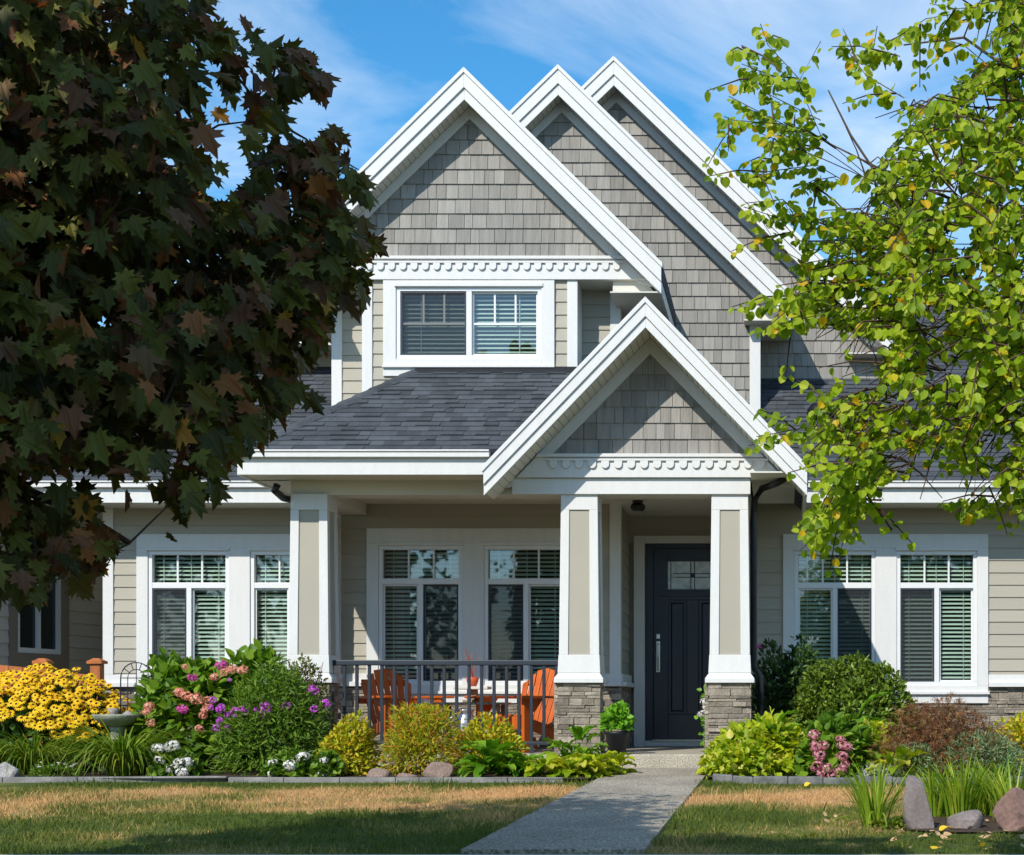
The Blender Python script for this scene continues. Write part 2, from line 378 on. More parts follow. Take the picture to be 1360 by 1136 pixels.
def bed(name, pts):
    mb = MB(); mb.face([(x, y, ground(y)+.035+(0 if y > 14.2 else -.02)) for x, y in pts]); return tag(mb.build(name, 'mulch'), kind='structure')
bed('planting_bed', [(-9.5, KY+.1), (-5.05, KY+.1), (-1.72, KY+.05), (-1.62, 15.88), (-4.9, 15.88), (-4.95, 18.45), (-9.5, 18.45)])
bed('planting_bed', [(-.70, KY+.35), (-.4, KY), (6, KY-.1), (6, 18.45), (-.3, 18.45), (-.32, 15.88), (-.68, 15.88)])
mb = MB(); mb.face([(x, y, ground(y)+.012) for x, y in ((.78, 10.15), (1.0, 10.0), (3.2, 9.95), (3.2, 11.3), (1.0, 11.2), (.7, 10.7))])
tag(mb.build('planting_bed', 'mulch'), kind='structure')

# grass blades
def grass_blades():
    def pts(n, x0, x1, y0, y1): return np.stack([nr.uniform(x0, x1, n), nr.uniform(y0, y1, n)], 1)
    p = np.concatenate([pts(54000, -6.4, -1.6, 8.88, KY-.06), pts(35500, -.82, 2.6, 8.88, KY+.1)])
    y = p[:, 1]; keep = (p[:, 0] < -1.63-.025*(15.9-y)+nr.uniform(-.02, .05, len(y))) | (p[:, 0] > -.70-.0107*(15.9-y)-nr.uniform(-.02, .05, len(y)))
    keep &= ~((p[:, 0] > .85) & (y > 10.1) & (y < 11.1))
    keep &= ~((p[:, 0] > -.4) & (y > KY-.1))
    p = p[keep]; n = len(p); z = np.maximum(zs-.012, -0.029*(15.9-p[:, 1]))
    h = nr.uniform(.014, .042, n)*np.where(nr.random(n) < .04, 1.6, 1); a = nr.uniform(0, 2*math.pi, n); wd = nr.uniform(.0022, .0042, n)
    lean = nr.normal(size=(n, 2))*.55
    cl_ = np.sin(p[:, 0]*3.1+np.sin(p[:, 1]*2.3)*2)*np.sin(p[:, 1]*4.3+np.cos(p[:, 0]*1.7)*2); h *= 1+.45*cl_+np.where((cl_ > .75) & (nr.random(n) < .25), .9, 0)
    base = np.stack([p[:, 0], p[:, 1], z-.003], 1); d = np.stack([np.cos(a), np.sin(a), np.zeros(n)], 1)*wd[:, None]
    mid = base+np.stack([lean[:, 0]*h*.35, lean[:, 1]*h*.35, h*.6], 1)
    tip = base+np.stack([lean[:, 0]*h, lean[:, 1]*h, h], 1)
    V = np.stack([base-d, base+d, mid+d*.7, mid-d*.7, tip], 1).reshape(-1, 3)
    fs = []
    for b in range(0, n*5, 5): fs.append((b, b+1, b+2, b+3)); fs.append((b+3, b+2, b+4))
    me = bpy.data.meshes.new('grass'); me.from_pydata(V.tolist(), [], fs); me.materials.append(M['blade']); me.update()
    tag(link('grass', me), 'short half dry lawn grass beside the concrete path', 'grass', kind='stuff')
grass_blades()

# ================================================================= THE HOUSE
YW, YP, YB, YD, YC = 18.5, 17.9, 17.55, 19.0, 16.15
house = thing('house', (-2.5, 18.5, 0), 'two storey beige house with white trim and four steep shingled gables', 'house')
EACH = {'corner_board', 'window_sill', 'water_table', 'downpipe', 'fascia', 'inner_wall', 'stone_backing', 'wall_side', 'lead_came', 'door_jamb', 'porch_beam', 'flashing'}
def part(mb, name, mat, bevel=.004, parent=None, label=None, smooth=False):
    if name in EACH:
        for q in mb.pieces(): o = q.build(name, mat, parent or house, bevel=bevel, smooth=smooth)
        return o
    o = mb.build(name, mat, parent or house, bevel=bevel, smooth=smooth)
    if label: o['label'] = label
    return o
EXP = .1405                                              # lap siding exposure
GZ1, GZ0 = Z(710, YW), Z(922, YW)                       # casing of the ground floor window groups
def window(parent_mb_name, x0, x1, z0, z1, y, screen, twin=True, upper=False):
    """vinyl slider with a divided light above; returned as a part with its sub-parts"""
    fr = MB(); yo, yi = y-.022, y+.055; b = .045
    fr.box(x0, x1, yo, yi, z0, z0+b); fr.box(x0, x1, yo, yi, z1-b, z1)
    fr.box(x0, x0+b, yo, yi, z0+b, z1-b); fr.box(x1-b, x1, yo, yi, z0+b, z1-b)
    xm = (x0+x1)/2
    if upper:
        fr.box(xm-.03, xm+.03, yo+.002, yi, z0+b, z1-b); zt = z0+(z1-z0)*.47
    else:
        zt = z1-.395; fr.box(x0+b, x1-b, yo+.002, yi, zt-.032, zt+.032); fr.box(xm-.028, xm+.028, yo+.002, yi, z0+b, zt-.032)
    wo = fr.build(parent_mb_name, 'vinyl', house, bevel=.004)
    def sash(a0, a1, c0, c1, yy):
        s = MB(); q = .02
        s.box(a0, a1, yy, yy+.02, c0, c0+q); s.box(a0, a1, yy, yy+.02, c1-q, c1); s.box(a0, a0+q, yy, yy+.02, c0+q, c1-q); s.box(a1-q, a1, yy, yy+.02, c0+q, c1-q)
        s.build('sash', 'vinyl', wo, bevel=.002)
    def muntin(a0, a1, c0, c1, yy, hz=None):
        s = MB()
        top = c1
        if hz is not None: s.box(a0, a1, yy, yy+.014, hz-.011, hz+.011); c0 = hz+.011
        for k in (1, 2): s.box(a0+(a1-a0)*k/3-.010, a0+(a1-a0)*k/3+.010, yy+.001, yy+.013, c0, top)
        [q_.build('muntin', 'vinyl', wo) for q_ in s.pieces()]
    lights = [(x0+b, xm-.028, z0+b, (z1-b) if upper else zt-.032), (xm+.028, x1-b, z0+b, (z1-b) if upper else zt-.032)]
    for i, (a0, a1, c0, c1) in enumerate(lights):
        sash(a0, a1, c0, c1, y+.004+.012*i)
        if upper: muntin(a0+.02, a1-.02, c0+.02, c1-.02, y+.006+.012*i, c0+(c1-c0)*.50)
    if not upper: muntin(x0+b, x1-b, zt+.032, z1-b, y+.012)
    for a0, a1, c0, c1 in lights+([] if upper else [(x0+b, x1-b, zt+.032, z1-b)]):
        g = MB(); g.face([(a0+.004, y+.034, c0+.004), (a1-.004, y+.034, c0+.004), (a1-.004, y+.034, c1-.004), (a0+.004, y+.034, c1-.004)]); g.build('pane', 'glass', wo)
    if screen is not None:
        a0, a1, c0, c1 = lights[screen]; g = MB(); g.face([(a0+.018, y-.004, c0+.018), (a1-.018, y-.004, c0+.018), (a1-.018, y-.004, c1-.018), (a0+.018, y-.004, c1-.018)])
        q = .016; s = MB(); yy = y-.012; a0 += .003; a1 -= .003; c0 += .003; c1 -= .003
        s.box(a0, a1, yy, yy+.012, c0, c0+q); s.box(a0, a1, yy, yy+.012, c1-q, c1); s.box(a0, a0+q, yy, yy+.012, c0+q, c1-q); s.box(a1-q, a1, yy, yy+.012, c0+q, c1-q)
        s.build('screen_frame', 'rail', wo); g.build('screen', 'screen', wo)
    bl = MB(); zz = z0+.05; p = .047
    while zz < z1-.04:
        dz, dy = .0125, .019; jj = rng.uniform(-.0015, .0015)
        bl.hexa([(x0+.05, y+.085-dy, zz-dz+jj), (x1-.05, y+.085-dy, zz-dz+jj), (x1-.05, y+.085+dy, zz+dz+jj), (x0+.05, y+.085+dy, zz+dz+jj),
                 (x0+.05, y+.085-dy, zz-dz+.0028+jj), (x1-.05, y+.085-dy, zz-dz+.0028+jj), (x1-.05, y+.085+dy, zz+dz+.0028+jj), (x0+.05, y+.085+dy, zz+dz+.0028+jj)]); zz += p
    for k in (.16, .5, .84): bl.box(x0+(x1-x0)*k-.004, x0+(x1-x0)*k+.004, y+.062, y+.064, z0+.03, z1-.03)
    bl.build('blind', 'slat', wo)
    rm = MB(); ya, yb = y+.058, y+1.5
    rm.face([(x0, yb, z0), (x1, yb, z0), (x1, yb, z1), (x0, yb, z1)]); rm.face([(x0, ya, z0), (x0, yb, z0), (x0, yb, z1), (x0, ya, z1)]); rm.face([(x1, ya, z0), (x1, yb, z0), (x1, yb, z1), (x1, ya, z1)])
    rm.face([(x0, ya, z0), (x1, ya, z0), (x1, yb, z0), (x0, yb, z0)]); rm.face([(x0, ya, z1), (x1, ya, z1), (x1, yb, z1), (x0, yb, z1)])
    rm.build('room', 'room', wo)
    return wo
def window_group(xa, y, scr):
    z1, z0 = GZ1, GZ0; xb = xa+2.34; w0, w1 = (xa+.13, xa+1.055), (xa+1.295, xa+2.215); t1, t0 = z1-.155, z0+.095
    c = MB(); yo, yi = y-.045, y+.0
    c.box(xa, xb, yo, yi, t1, z1); c.box(xa, xb, yo, yi, z0, t0); c.box(xa, w0[0], yo+.0, yi, t0, t1); c.box(w0[1], w1[0], yo, yi, t0, t1); c.box(w1[1], xb, yo, yi, t0, t1)
    c.build('window_casing', 'white', house, bevel=.003)
    h = MB()
    for a, b in (w0, w1): h.box(a-.012, b+.012, yo-.016, yo+.03, t1-.035, t1+.002)
    [q.build('window_head', 'white', house, bevel=.003) for q in h.pieces()]; h = MB(); h.box(xa-.012, xb+.012, yo-.03, yo+.02, z0-.004, z0+.028); h.build('window_sill', 'white', house, bevel=.003)
    h = MB(); h.box(xa, xb, yo+.006, yi, z0-.105, z0-.004); h.build('window_apron', 'white', house, bevel=.003)
    for (a, b), s in zip((w0, w1), scr): window('window', a, b, t0, t1-.035, y-.006, s)
    return (xa+.10, xb-.10, z0+.05, z1-.05)
capz0, capz1 = .845, .985
def stone_band(mb, x0, x1, z0, z1, y, depth=.035, r=rng):
    z = z0
    while z < z1-.008:
        h = min(r.choice((.028, .038, .05, .07)), z1-z); x = x0-r.random()*.2
        while x < x1:
            wd = r.uniform(.09, .38); a, b = max(x0, x)+.002, min(x1, x+wd)-.002; x += wd
            if b-a < .012: continue
            f = y-r.uniform(.006, depth); k = r.uniform(-.006, .006)
            mb.hexa([(a, f, z+.0015), (b, f+k, z+.0015), (b, y+.03, z+.0015), (a, y+.03, z+.0015), (a, f+k*.6, z+h-.0015), (b, f-.003, z+h-.0015), (b, y+.03, z+h-.0015), (a, y+.03, z+h-.0015)])
        z += h
def stone_band_side(mb, y0, y1, z0, z1, x, depth=.03, r=rng):
    z = z0
    while z < z1-.008:
        h = min(r.choice((.028, .038, .05, .07)), z1-z); yy = y0-r.random()*.15
        while yy < y1:
            wd = r.uniform(.09, .3); a, b = max(y0, yy)+.002, min(y1, yy+wd)-.002; yy += wd
            if b-a < .012: continue
            f = x+r.uniform(.004, depth); mb.box(x-.03, f, a, b, z+.0015, z+h-.0015)
        z += h

# -- walls
gl = window_group(X(183, YW), YW, (0, 1)); gp = window_group(X(488, YP), YP, (1, 0)); gr = window_group(X(1040, YW), YW, (1, 0))
XL, XR, XM = -7.744, -4.985, -1.815                     # left wing end, main block left and right corners
mb = MB(); cladding(mb, XL, XR, capz1, 3.0, YW, EXP, .013, holes=[gl], phase=.02); cladding(mb, XR+.09, XM-.09, capz1, 2.95, YP, EXP, .013, holes=[gp], phase=.06)
cladding(mb, -.5, 6.5, capz1, 3.0, YW, EXP, .013, holes=[gr], phase=.045); cladding(mb, XM, -.5, 2.54, 2.95, YD, EXP, .013, phase=.03)
part(mb, 'wall', 'siding', 0)
mb = MB()                                                # recess side wall, seen at a slant
k = 0
while capz1+k*EXP < 2.9:
    z = capz1+k*EXP; k += 1
    mb.hexa([(XM-.02, YP+.09, z), (XM+.013, YP+.09, z), (XM+.013, YD, z), (XM-.02, YD, z), (XM-.02, YP+.09, z+EXP), (XM+.001, YP+.09, z+EXP), (XM+.001, YD, z+EXP), (XM-.02, YD, z+EXP)])
part(mb, 'wall', 'siding', 0)
mb = MB()
mb.box(XL-.02, XL+.10, YW-.03, YW+.09, capz1, 3.0)                                              # corner boards
mb.box(XR-.01, XR+.10, YP-.03, YW-.02, capz1, 2.95); mb.box(XM-.10, XM+.022, YP-.03, YP+.10, capz1, 2.9)
part(mb, 'corner_board', 'white')
mb = MB()                                                # water table cap and trim board
def table(x0, x1, y):
    mb.box(x0, x1, y-.03, y, capz0+.05, capz1); mb.box(x0, x1, y-.085, y, capz0, capz0+.05)
table(XL-.03, gl[0]-.103, YW); table(gl[1]+.103, XR-.01, YW); table(XR, gp[0]-.103, YP); table(gp[1]+.103, XM+.03, YP); table(gr[1]+.103, 6.5, YW); table(-.5, gr[0]-.103, YW)
mb.box(XM+.0, XM+.085, YP+.0, YD-.06, capz0, capz0+.05); mb.box(XM+.0, XM+.045, YP+.002, YD-.06, capz0+.05, capz1)
part(mb, 'water_table', 'white')
st = MB(); stone_band(st, XL, XR, 0, capz0-.003, YW); stone_band(st, -.5, 6.5, 0, capz0-.003, YW); stone_band(st, XR, XM+.03, .15, capz0-.003, YP); stone_band_side(st, YP, YD-.06, .15, capz0-.003, XM+.012)
part(st, 'stone_skirting', 'stone', .003)
mb = MB(); mb.box(XL, XR, YW+.012, YW+.05, 0, capz0); mb.box(-.5, 6.5, YW+.012, YW+.05, 0, capz0); mb.box(XR, XM, YP+.012, YP+.05, 0, capz0)
part(mb, 'stone_backing', 'grout', 0)
# -- door in its recess
dz0, dz1 = .235, Z(725, YD)-.0
dx0, dx1 = X(868, YD), X(868, YD)+.92
mb = MB(); cx0, cx1 = X(842, YD), dx1+.23
mb.box(cx0, X(857, YD)-.004, YD-.04, YD, .15, dz1+.115); mb.box(X(857, YD)-.004, cx1-.12, YD-.04, YD, dz1+.025, dz1+.115); mb.box(cx1-.12, cx1, YD-.04, YD, .15, dz1+.115)
mb.box(X(857, YD)-.004, cx1-.12, YD-.05, YD, .155, dz0-.012); part(mb, 'door_casing', 'white')
mb = MB(); mb.box(dx0-.085, dx0-.004, YD-.03, YD+.02, dz0-.01, dz1+.024); mb.box(dx1+.004, dx1+.1, YD-.03, YD+.02, dz0-.01, dz1+.024); mb.box(dx0-.004, dx1+.004, YD-.03, YD+.02, dz1-.03, dz1+.024)
part(mb, 'door_jamb', 'door', .004)
mb = MB(); dw = dx1-dx0; y0, y1 = YD-.01, YD+.035
gx0, gx1, gz0, gz1 = dx0+.17, dx1-.17, Z(783, YD), Z(746, YD)
pz0, pz1 = Z(949, YD), Z(797, YD); pm = (dx0+dx1)/2
xs = [(dx0, gx0), (gx1, dx1)]
for a, b in xs: mb.box(a, b, y0, y1, dz0, dz1-.03)
mb.box(gx0, gx1, y0, y1, gz1, dz1-.03); mb.box(gx0, gx1, y0, y1, pz1, gz0); mb.box(gx0, gx1, y0, y1, dz0, pz0); mb.box(pm-.07, pm+.07, y0, y1, pz0, pz1)
for a, b in ((gx0, pm-.07), (pm+.07, gx1)):              # sunk panels with a raised field
    mb.box(a, b, y0+.016, y1, pz0, pz1); mb.hexa([(a+.03, y0+.016, pz0+.03), (b-.03, y0+.016, pz0+.03), (b-.03, y0+.016, pz1-.03), (a+.03, y0+.016, pz1-.03), (a+.05, y0+.004, pz0+.05), (b-.05, y0+.004, pz0+.05), (b-.05, y0+.004, pz1-.05), (a+.05, y0+.004, pz1-.05)])
mb.box(gx0-.02, gx1+.02, y0-.02, y0+.002, gz0-.03, gz0-.001); mb.box(gx0-.02, gx1+.02, y0-.02, y0+.002, gz1+.001, gz1+.022)
mb.box(dx0+.06, dx1-.06, y0-.024, y0+.002, gz0-.085, gz0-.06)
door = part(mb, 'door', 'door', .004)
mb = MB(); mb.box(gx0, gx1, y0+.01, y0+.02, gz0, gz1); mb.build('glass_panel', 'frost', door)
mb = MB(); gm = (gx0+gx1)/2; zm = (gz0+gz1)/2
for q in (-.022, .022): mb.box(gm+q-.005, gm+q+.005, y0+.001, y0+.0095, gz0, gz1); mb.box(gx0+.06, gx1-.06, y0+.0005, y0+.009, zm+q-.004, zm+q+.004)
for q in (gx0+.03, gx1-.04): mb.box(q, q+.008, y0+.001, y0+.0095, gz0, gz1)
[q_.build('lead_came', 'black', door) for q_ in mb.pieces()]
mb = MB(); mb.box(gm-.018, gm+.018, y0-.001, y0+.0085, zm-.022, zm+.022); mb.build('lead_boss', 'black', door)
mb = MB(); hx = dx0+.055; z0_, z1_ = Z(893, YD), Z(852, YD)
mb.box(hx-.022, hx+.022, y0-.012, y0, z0_, z1_); mb.box(hx-.02, hx+.02, y0-.012, y0, z1_+.03, z1_+.085)
mb.tube([(hx, y0-.012, z1_-.03), (hx, y0-.06, z1_-.05), (hx, y0-.07, (z0_+z1_)/2), (hx, y0-.055, z0_+.05), (hx, y0-.012, z0_+.02)], .011, 8)
mb.build('handle', 'metal', door, bevel=.004)
mb = MB(); mb.box(dx0-.01, dx1+.01, YD-.075, YD+.03, dz0-.012, dz0-.001); part(mb, 'threshold', 'metal', .003)
mb = MB(); mb.box(dx1+.33, dx1+1.0, YD+.02, YD+.1, .1, 2.9); mb.box(XM-.3, 0, YD+.045, YD+.1, 0, 2.95); mb.box(-.56, -.5, YW, YD, 0, 2.95); part(mb, 'inner_wall', 'siding', 0)

# -- porch: slab, columns, beams, ceiling
mb = MB(); mb.box(-4.97, -.31, 15.9, YD+.02, -.25, .15); part(mb, 'porch_slab', 'agg', .012)
def column(x0, x1):
    zt = Z(656, YC); zb0, zb1 = capz0+.09, Z(870, YC); w_ = x1-x0; xc = (x0+x1)/2; yc = YC+w_/2; t = .02
    def rect(mb, h0, h1, za, zb, core=False):
        mb.hexa([(xc-h0, yc-h0, za), (xc+h0, yc-h0, za), (xc+h0, yc+h0, za), (xc-h0, yc+h0, za), (xc-h1, yc-h1, zb), (xc+h1, yc-h1, zb), (xc+h1, yc+h1, zb), (xc-h1, yc+h1, zb)])
    hb, ht = w_/2+.018, w_/2
    core = MB(); rect(core, hb-.016, ht-.016, zb1-.02, zt); col = core.build('column', 'tan', house)
    fr = MB(); rail = .16; zr = zt-rail
    rect(fr, ht+.002, ht, zr, zt)                        # head block
    s0, s1 = .092, .085; zr2 = zb1
    f = lambda z: hb+(ht-hb)*(z-zb1)/(zt-zb1)
    ha, hz = f(zr2), f(zr)
    for sx in (-1, 1):                                   # corner stiles, one at each arris
        for sy in (-1, 1):
            def q(h, s): 
                xa, xb2 = sorted((xc+sx*h, xc+sx*(h-s))); ya, yb2 = sorted((yc+sy*h, yc+sy*(h-s)))
                return xa, xb2, ya, yb2
            a = q(ha, s0); b = q(hz, s1)
            fr.hexa([(a[0], a[2], zr2), (a[1], a[2], zr2), (a[1], a[3], zr2), (a[0], a[3], zr2), (b[0], b[2], zr), (b[1], b[2], zr), (b[1], b[3], zr), (b[0], b[3], zr)])
    rect(fr, hb+.012, hb+.004, zb0+.02, zb1)             # plinth block
    fr.build('column_trim', 'white', col, bevel=.004)
    cp = MB(); rect(cp, hb+.045, hb+.045, capz0+.012, capz0+.055); rect(cp, hb+.045, hb+.006, capz0+.055, zb0+.02); cp.build('cap', 'white', col, bevel=.003)
    sb = MB(); stone_band(sb, xc-hb-.015, xc+hb+.015, .0, capz0+.012, yc-hb+.012); stone_band_side(sb, yc-hb+.012, yc+hb, .0, capz0+.012, xc+hb-.01)
    stone_band_side(sb, yc-hb+.012, yc+hb, .0, capz0+.012, xc-hb-.02, .012)
    sb.build('stone_base', 'stone', col, bevel=.003)
    gb = MB(); gb.box(xc-hb+.004, xc+hb-.02, yc-hb+.028, yc+hb-.01, -.2, capz0+.01); gb.build('base_core', 'grout', col)
    return col
for px0, px1 in ((386, 434), (745, 793), (945, 995)): column(X(px0, YC), X(px0, YC)+.365)
pil = MB(); pil.box(X(437, YP)-.08, X(437, YP)+.06, YP-.5, YP-.02, capz1, 2.72); part(pil, 'porch_return', 'siding', 0)
zbm0, zbm1 = Z(657, YC), Z(636, YC)
mb = MB(); mb.box(-4.93, -.36, YC+.06, YC+.34, zbm0+.004, 3.12); part(mb, 'porch_beam', 'soffit')
mb = MB(); mb.box(-2.70, -.325, YC-.031, YC+.058, zbm0, zbm1); part(mb, 'porch_beam', 'white')
mb = MB(); mb.box(-4.93, -4.6, YC+.342, YP-.03, zbm0, 3.0); mb.box(-.66, -.36, YC+.342, YW-.02, zbm0, 3.0); part(mb, 'porch_beam', 'soffit')
mb = MB(); mb.box(-4.59, -.67, YC+.342, YD, 2.86, 2.9); part(mb, 'porch_ceiling', 'soffit', 0)
# small moulded dentil course
def dentil(x0, x1, zt, y, n, h=.075):
    mb = MB(); p = (x1-x0)/n
    mb.box(x0-.01, x1+.01, y-.022, y, zt-.022, zt)
    for i in range(n):
        a = x0+i*p+p*.18; b = a+p*.62; r_ = (b-a)/2; xc = (a+b)/2; z0 = zt-.022
        poly = [(a, z0), (b, z0), (b, z0-h+r_)]+[(xc+r_*math.cos(t), z0-h+r_-r_*math.sin(t)) for t in np.linspace(0, math.pi, 7)[1:-1]]+[(a, z0-h+r_)]
        mb.prism(poly, y-.022, y)
    return mb
# -- gables
def gable(yf, yw, apx, zap, half, pitch, up, lo, yback, frieze=.13, zbase=None, exp=.16, soff=True, seed=1, wall_x=None, eaves=(-1, 1), sofz=None):
    """overhanging gable end: roof slabs, stepped barge boards, slatted soffit, rake frieze and shingled wall"""
    for s in (-1, 1):
        ch = lambda a, b, e=half: [(apx, zap-a), (apx+s*e, zap-a-pitch*e), (apx+s*e, zap-b-pitch*e), (apx, zap-b)]
        mb = MB(); ys_ = YC+.02 if s not in eaves else yback; mb.prism(ch(-.012, .16, half+.01), yf+.042, ys_)
        if s not in eaves: mb.prism(clip(ch(-.012, .16, half+.01)[::-s], [(0, -1, -3.05)]), ys_+.002, yback)
        part(mb, 'roof', 'asphalt', 0)
        mb = MB(); mb.prism(ch(0, up), yf, yf+.04); mb.prism(ch(-.02, .035, half+.012), yf-.016, yf+.03); 
        mb.prism(ch(up+.001, up+lo), yf+.022, yf+.05)
        part(mb, 'barge_board', 'white', .003)
        d = up+lo-.045; n = int(half/.052); mb = MB()
        for i in range(n):
            a = half*i/n+.003; b = half*(i+1)/n-.003
            mb.prism([(apx+s*a, zap-d-pitch*a), (apx+s*b, zap-d-pitch*b), (apx+s*b, zap-d-.015-pitch*b), (apx+s*a, zap-d-.015-pitch*a)], yf+.051, yw-.026)
        part(mb, 'soffit', 'soffit', 0)
        mb = MB(); mb.prism([(apx, zap-d+.01), (apx+s*half, zap-d+.01-pitch*half), (apx+s*half, zap-d-pitch*half), (apx, zap-d)], yf+.052, yw-.03); part(mb, 'soffit_backing', 'ntrim', 0)
        e = half-.12
        mb = MB(); mb.prism([(apx, zap-d-.016), (apx+s*e, zap-d-.016-pitch*e), (apx+s*(e-.16), zap-d-frieze-pitch*e+pitch*.16), (apx, zap-d-.016-frieze)], yw-.025, yw+.004); part(mb, 'rake_frieze', 'white', .003)
        if s not in eaves: continue
        xe = apx+s*half; ze = zap-pitch*half               # eave side fascia and level soffit behind the barge end
        mb = MB(); mb.box(min(xe, xe-s*.03), max(xe, xe-s*.03), yf+.052, yback, ze-up-lo+.01, ze-.03); part(mb, 'fascia', 'white', .003)
        mb = MB(); xi = xe-s*.55; mb.prism([(xe-s*.035, (sofz or ze-up-lo+.02)+.016), (xi, (sofz or ze-up-lo+.02)+.016), (xi, zap-d-.02-pitch*(half-.55))], yw+.006, yw+.03); mb.box(min(xe-s*.03, xi), max(xe-s*.03, xi), yf+.06, yback, (sofz or ze-up-lo+.02), (sofz or ze-up-lo+.02)+.015); part(mb, 'soffit', 'soffit', 0)
    d = up+lo-.045+.1
    pl = [(pitch, 1, zap-d+pitch*apx), (-pitch, 1, zap-d-pitch*apx)]
    xs_ = wall_x or (apx-half, apx+half)
    mb = MB(); cladding(mb, xs_[0], xs_[1], zbase, zap, yw, exp, .016, planes=pl, width=(.085, .20), gap=.005, phase=zbase, r=random.Random(seed)); part(mb, 'gable_shingles', 'shingle', 0)
    mb = MB(); poly = clip([(xs_[0], zbase), (xs_[1], zbase), (xs_[1], zap), (xs_[0], zap)], pl); mb.prism(poly, yw+.004, yw+.06); part(mb, 'gable_backing', 'ntrim', 0)
# main front gable
yf = 17.22; ap = X(616, yf); za = Z(92, yf); zcor = Z(343, YB)
gable(yf, YB, ap, za, 2.10, .985, .19, .125, 23.0, zbase=zcor, seed=3)
mb = dentil(ap-1.62, ap+1.66, zcor-.05, YB-.055, 27); part(mb, 'dentil_moulding', 'white', .003)
mb = MB(); pl = [(.985, 1, za-.29+.985*ap), (-.985, 1, za-.29-.985*ap)]; mb.prism(clip([(ap-2.1, zcor-.245), (ap+2.1, zcor-.245), (ap+2.1, zcor-.03), (ap-2.1, zcor-.03)], pl), YB-.055, YB+.0)
mb.prism(clip([(ap-2.1, zcor-.03), (ap+2.1, zcor-.03), (ap+2.1, zcor+.004), (ap-2.1, zcor+.004)], pl), YB-.085, YB+.0)
part(mb, 'cornice', 'white', .003)
mb = MB()
for i in range(5): mb.box(ap-2.0, ap+2.0, YB+.002+i*.085, YB+.002+i*.085+.079, zcor-.245, zcor-.23)
part(mb, 'soffit', 'soffit', 0)
# upper storey front: bay with its window, side strips behind
bx0, bx1 = X(483, YB), X(766, YB); wz0, wz1 = Z(487, YB), Z(372, YB); wx0, wx1 = X(510, YB), X(737, YB)
hole = (wx0+.05, wx1-.05, wz0+.03, wz1-.03)
mb = MB(); cladding(mb, bx0, bx1, 3.6, zcor-.245, YB, EXP, .013, holes=[hole], phase=.09)
cladding(mb, XR, bx0+.02, 3.6, zcor-.24, YP+.05, EXP, .013, phase=.02); cladding(mb, bx1-.02, XM, 3.6, zcor-.24, YP+.05, EXP, .013, phase=.02); part(mb, 'wall', 'siding', 0)
mb = MB(); zt = zcor-.247
mb.box(bx0-.012, bx0+.10, YB-.03, YP+.03, 3.6, zt); mb.box(bx1-.10, bx1+.012, YB-.03, YP+.03, 3.6, zt); mb.box(XR-.015, XR+.10, YP+.02, YP+.16, 3.2, zt); mb.box(XM-.10, XM+.015, YP+.02, YP+.16, 3.2, zt); part(mb, 'corner_board', 'white')
mb = MB(); y = YB; fx0, fx1, fz0, fz1 = X(527, y), X(720, y), Z(478, y), Z(378, y)
mb.box(wx0, fx0, y-.045, y, wz0, wz1-.0); mb.box(fx1, wx1, y-.045, y, wz0, wz1); mb.box(fx0, fx1, y-.045, y, fz1, wz1); mb.box(fx0, fx1, y-.045, y, wz0, fz0)
part(mb, 'window_casing', 'white', .003)
mb = MB(); mb.box(fx0-.015, fx1+.015, y-.062, y-.01, fz1-.035, fz1+.003); mb.box(wx0-.005, wx1+.005, y-.07, y-.0, wz0-.022, wz0+.004); mb.box(wx0, wx1, y-.04, y, wz0-.11, wz0-.022); part(mb, 'window_sill', 'white', .003)
window('window', fx0, fx1, fz0, fz1-.035, YB-.006, 0, upper=True)
# middle and rear gables
yf = 19.07; ap = X(741, yf); za = Z(88, yf)
gable(yf, 19.4, ap, za, X(1050, yf)-ap, .975, .20, .13, 25.0, zbase=3.3, seed=5, wall_x=(-4.5, -.31))
mb = MB(); mb.box(-.40, -.27, 19.36, 19.48, 3.4, Z(400, 19.4)); part(mb, 'corner_board', 'white')
yf = 19.87; ap = X(815, yf); za = Z(77, yf)
gable(yf, 20.2, ap, za, X(1186, yf)-ap, .965, .20, .13, 26.0, zbase=4.55, seed=9, wall_x=(-3.5, 1.22))
# -- porch roof: hip with its eave, and the entrance gable
def shingle_plane(o, u, v, width_fn, length, mat='asphalt', r=rng, exp=.118):
    """asphalt courses on a plane: o eave origin, u along the eave, v up the slope; width_fn(t) gives (start, end) along u at t metres up"""
    mb = MB(); o, u, v = Vector(o), Vector(u).normalized(), Vector(v).normalized(); nn = u.cross(v).normalized()
    t = 0.0
    while t < length-.02:
        te = min(t+exp, length); a0, a1 = width_fn(t); b0, b1 = width_fn(te); x = min(a0, b0)-r.random()*.3
        while x < max(a1, b1):
            wd = r.uniform(.09, .26); xs0, xs1 = x, x+wd-.002; x += wd
            p = clip([(xs0, t), (xs1, t), (xs1, te), (xs0, te)], [])
            # trim by the left and right slopes
            kl = (b0-a0)/(te-t); kr = (b1-a1)/(te-t)
            p = clip(p, [(-1, kl, -(a0-kl*t)), (1, -kr, a1-kr*t)])
            if len(p) < 3: continue
            th = r.choice((.007, .009, .018))
            ver = []
            for uu, vv in p: ver.append(o+u*uu+v*vv+nn*(th*(1-(vv-t)/exp)+.004))
            base = [o+u*uu+v*vv-nn*.03 for uu, vv in p]; n = len(p); b = len(mb.v)
            mb.v += [tuple(q) for q in ver]+[tuple(q) for q in base]
            mb.f.append(list(range(b, b+n))); mb.m.append(0)
            for i in range(n): mb.f.append([b+i, b+n+i, b+n+(i+1) % n, b+(i+1) % n]); mb.m.append(0)
        t = te
    return mb
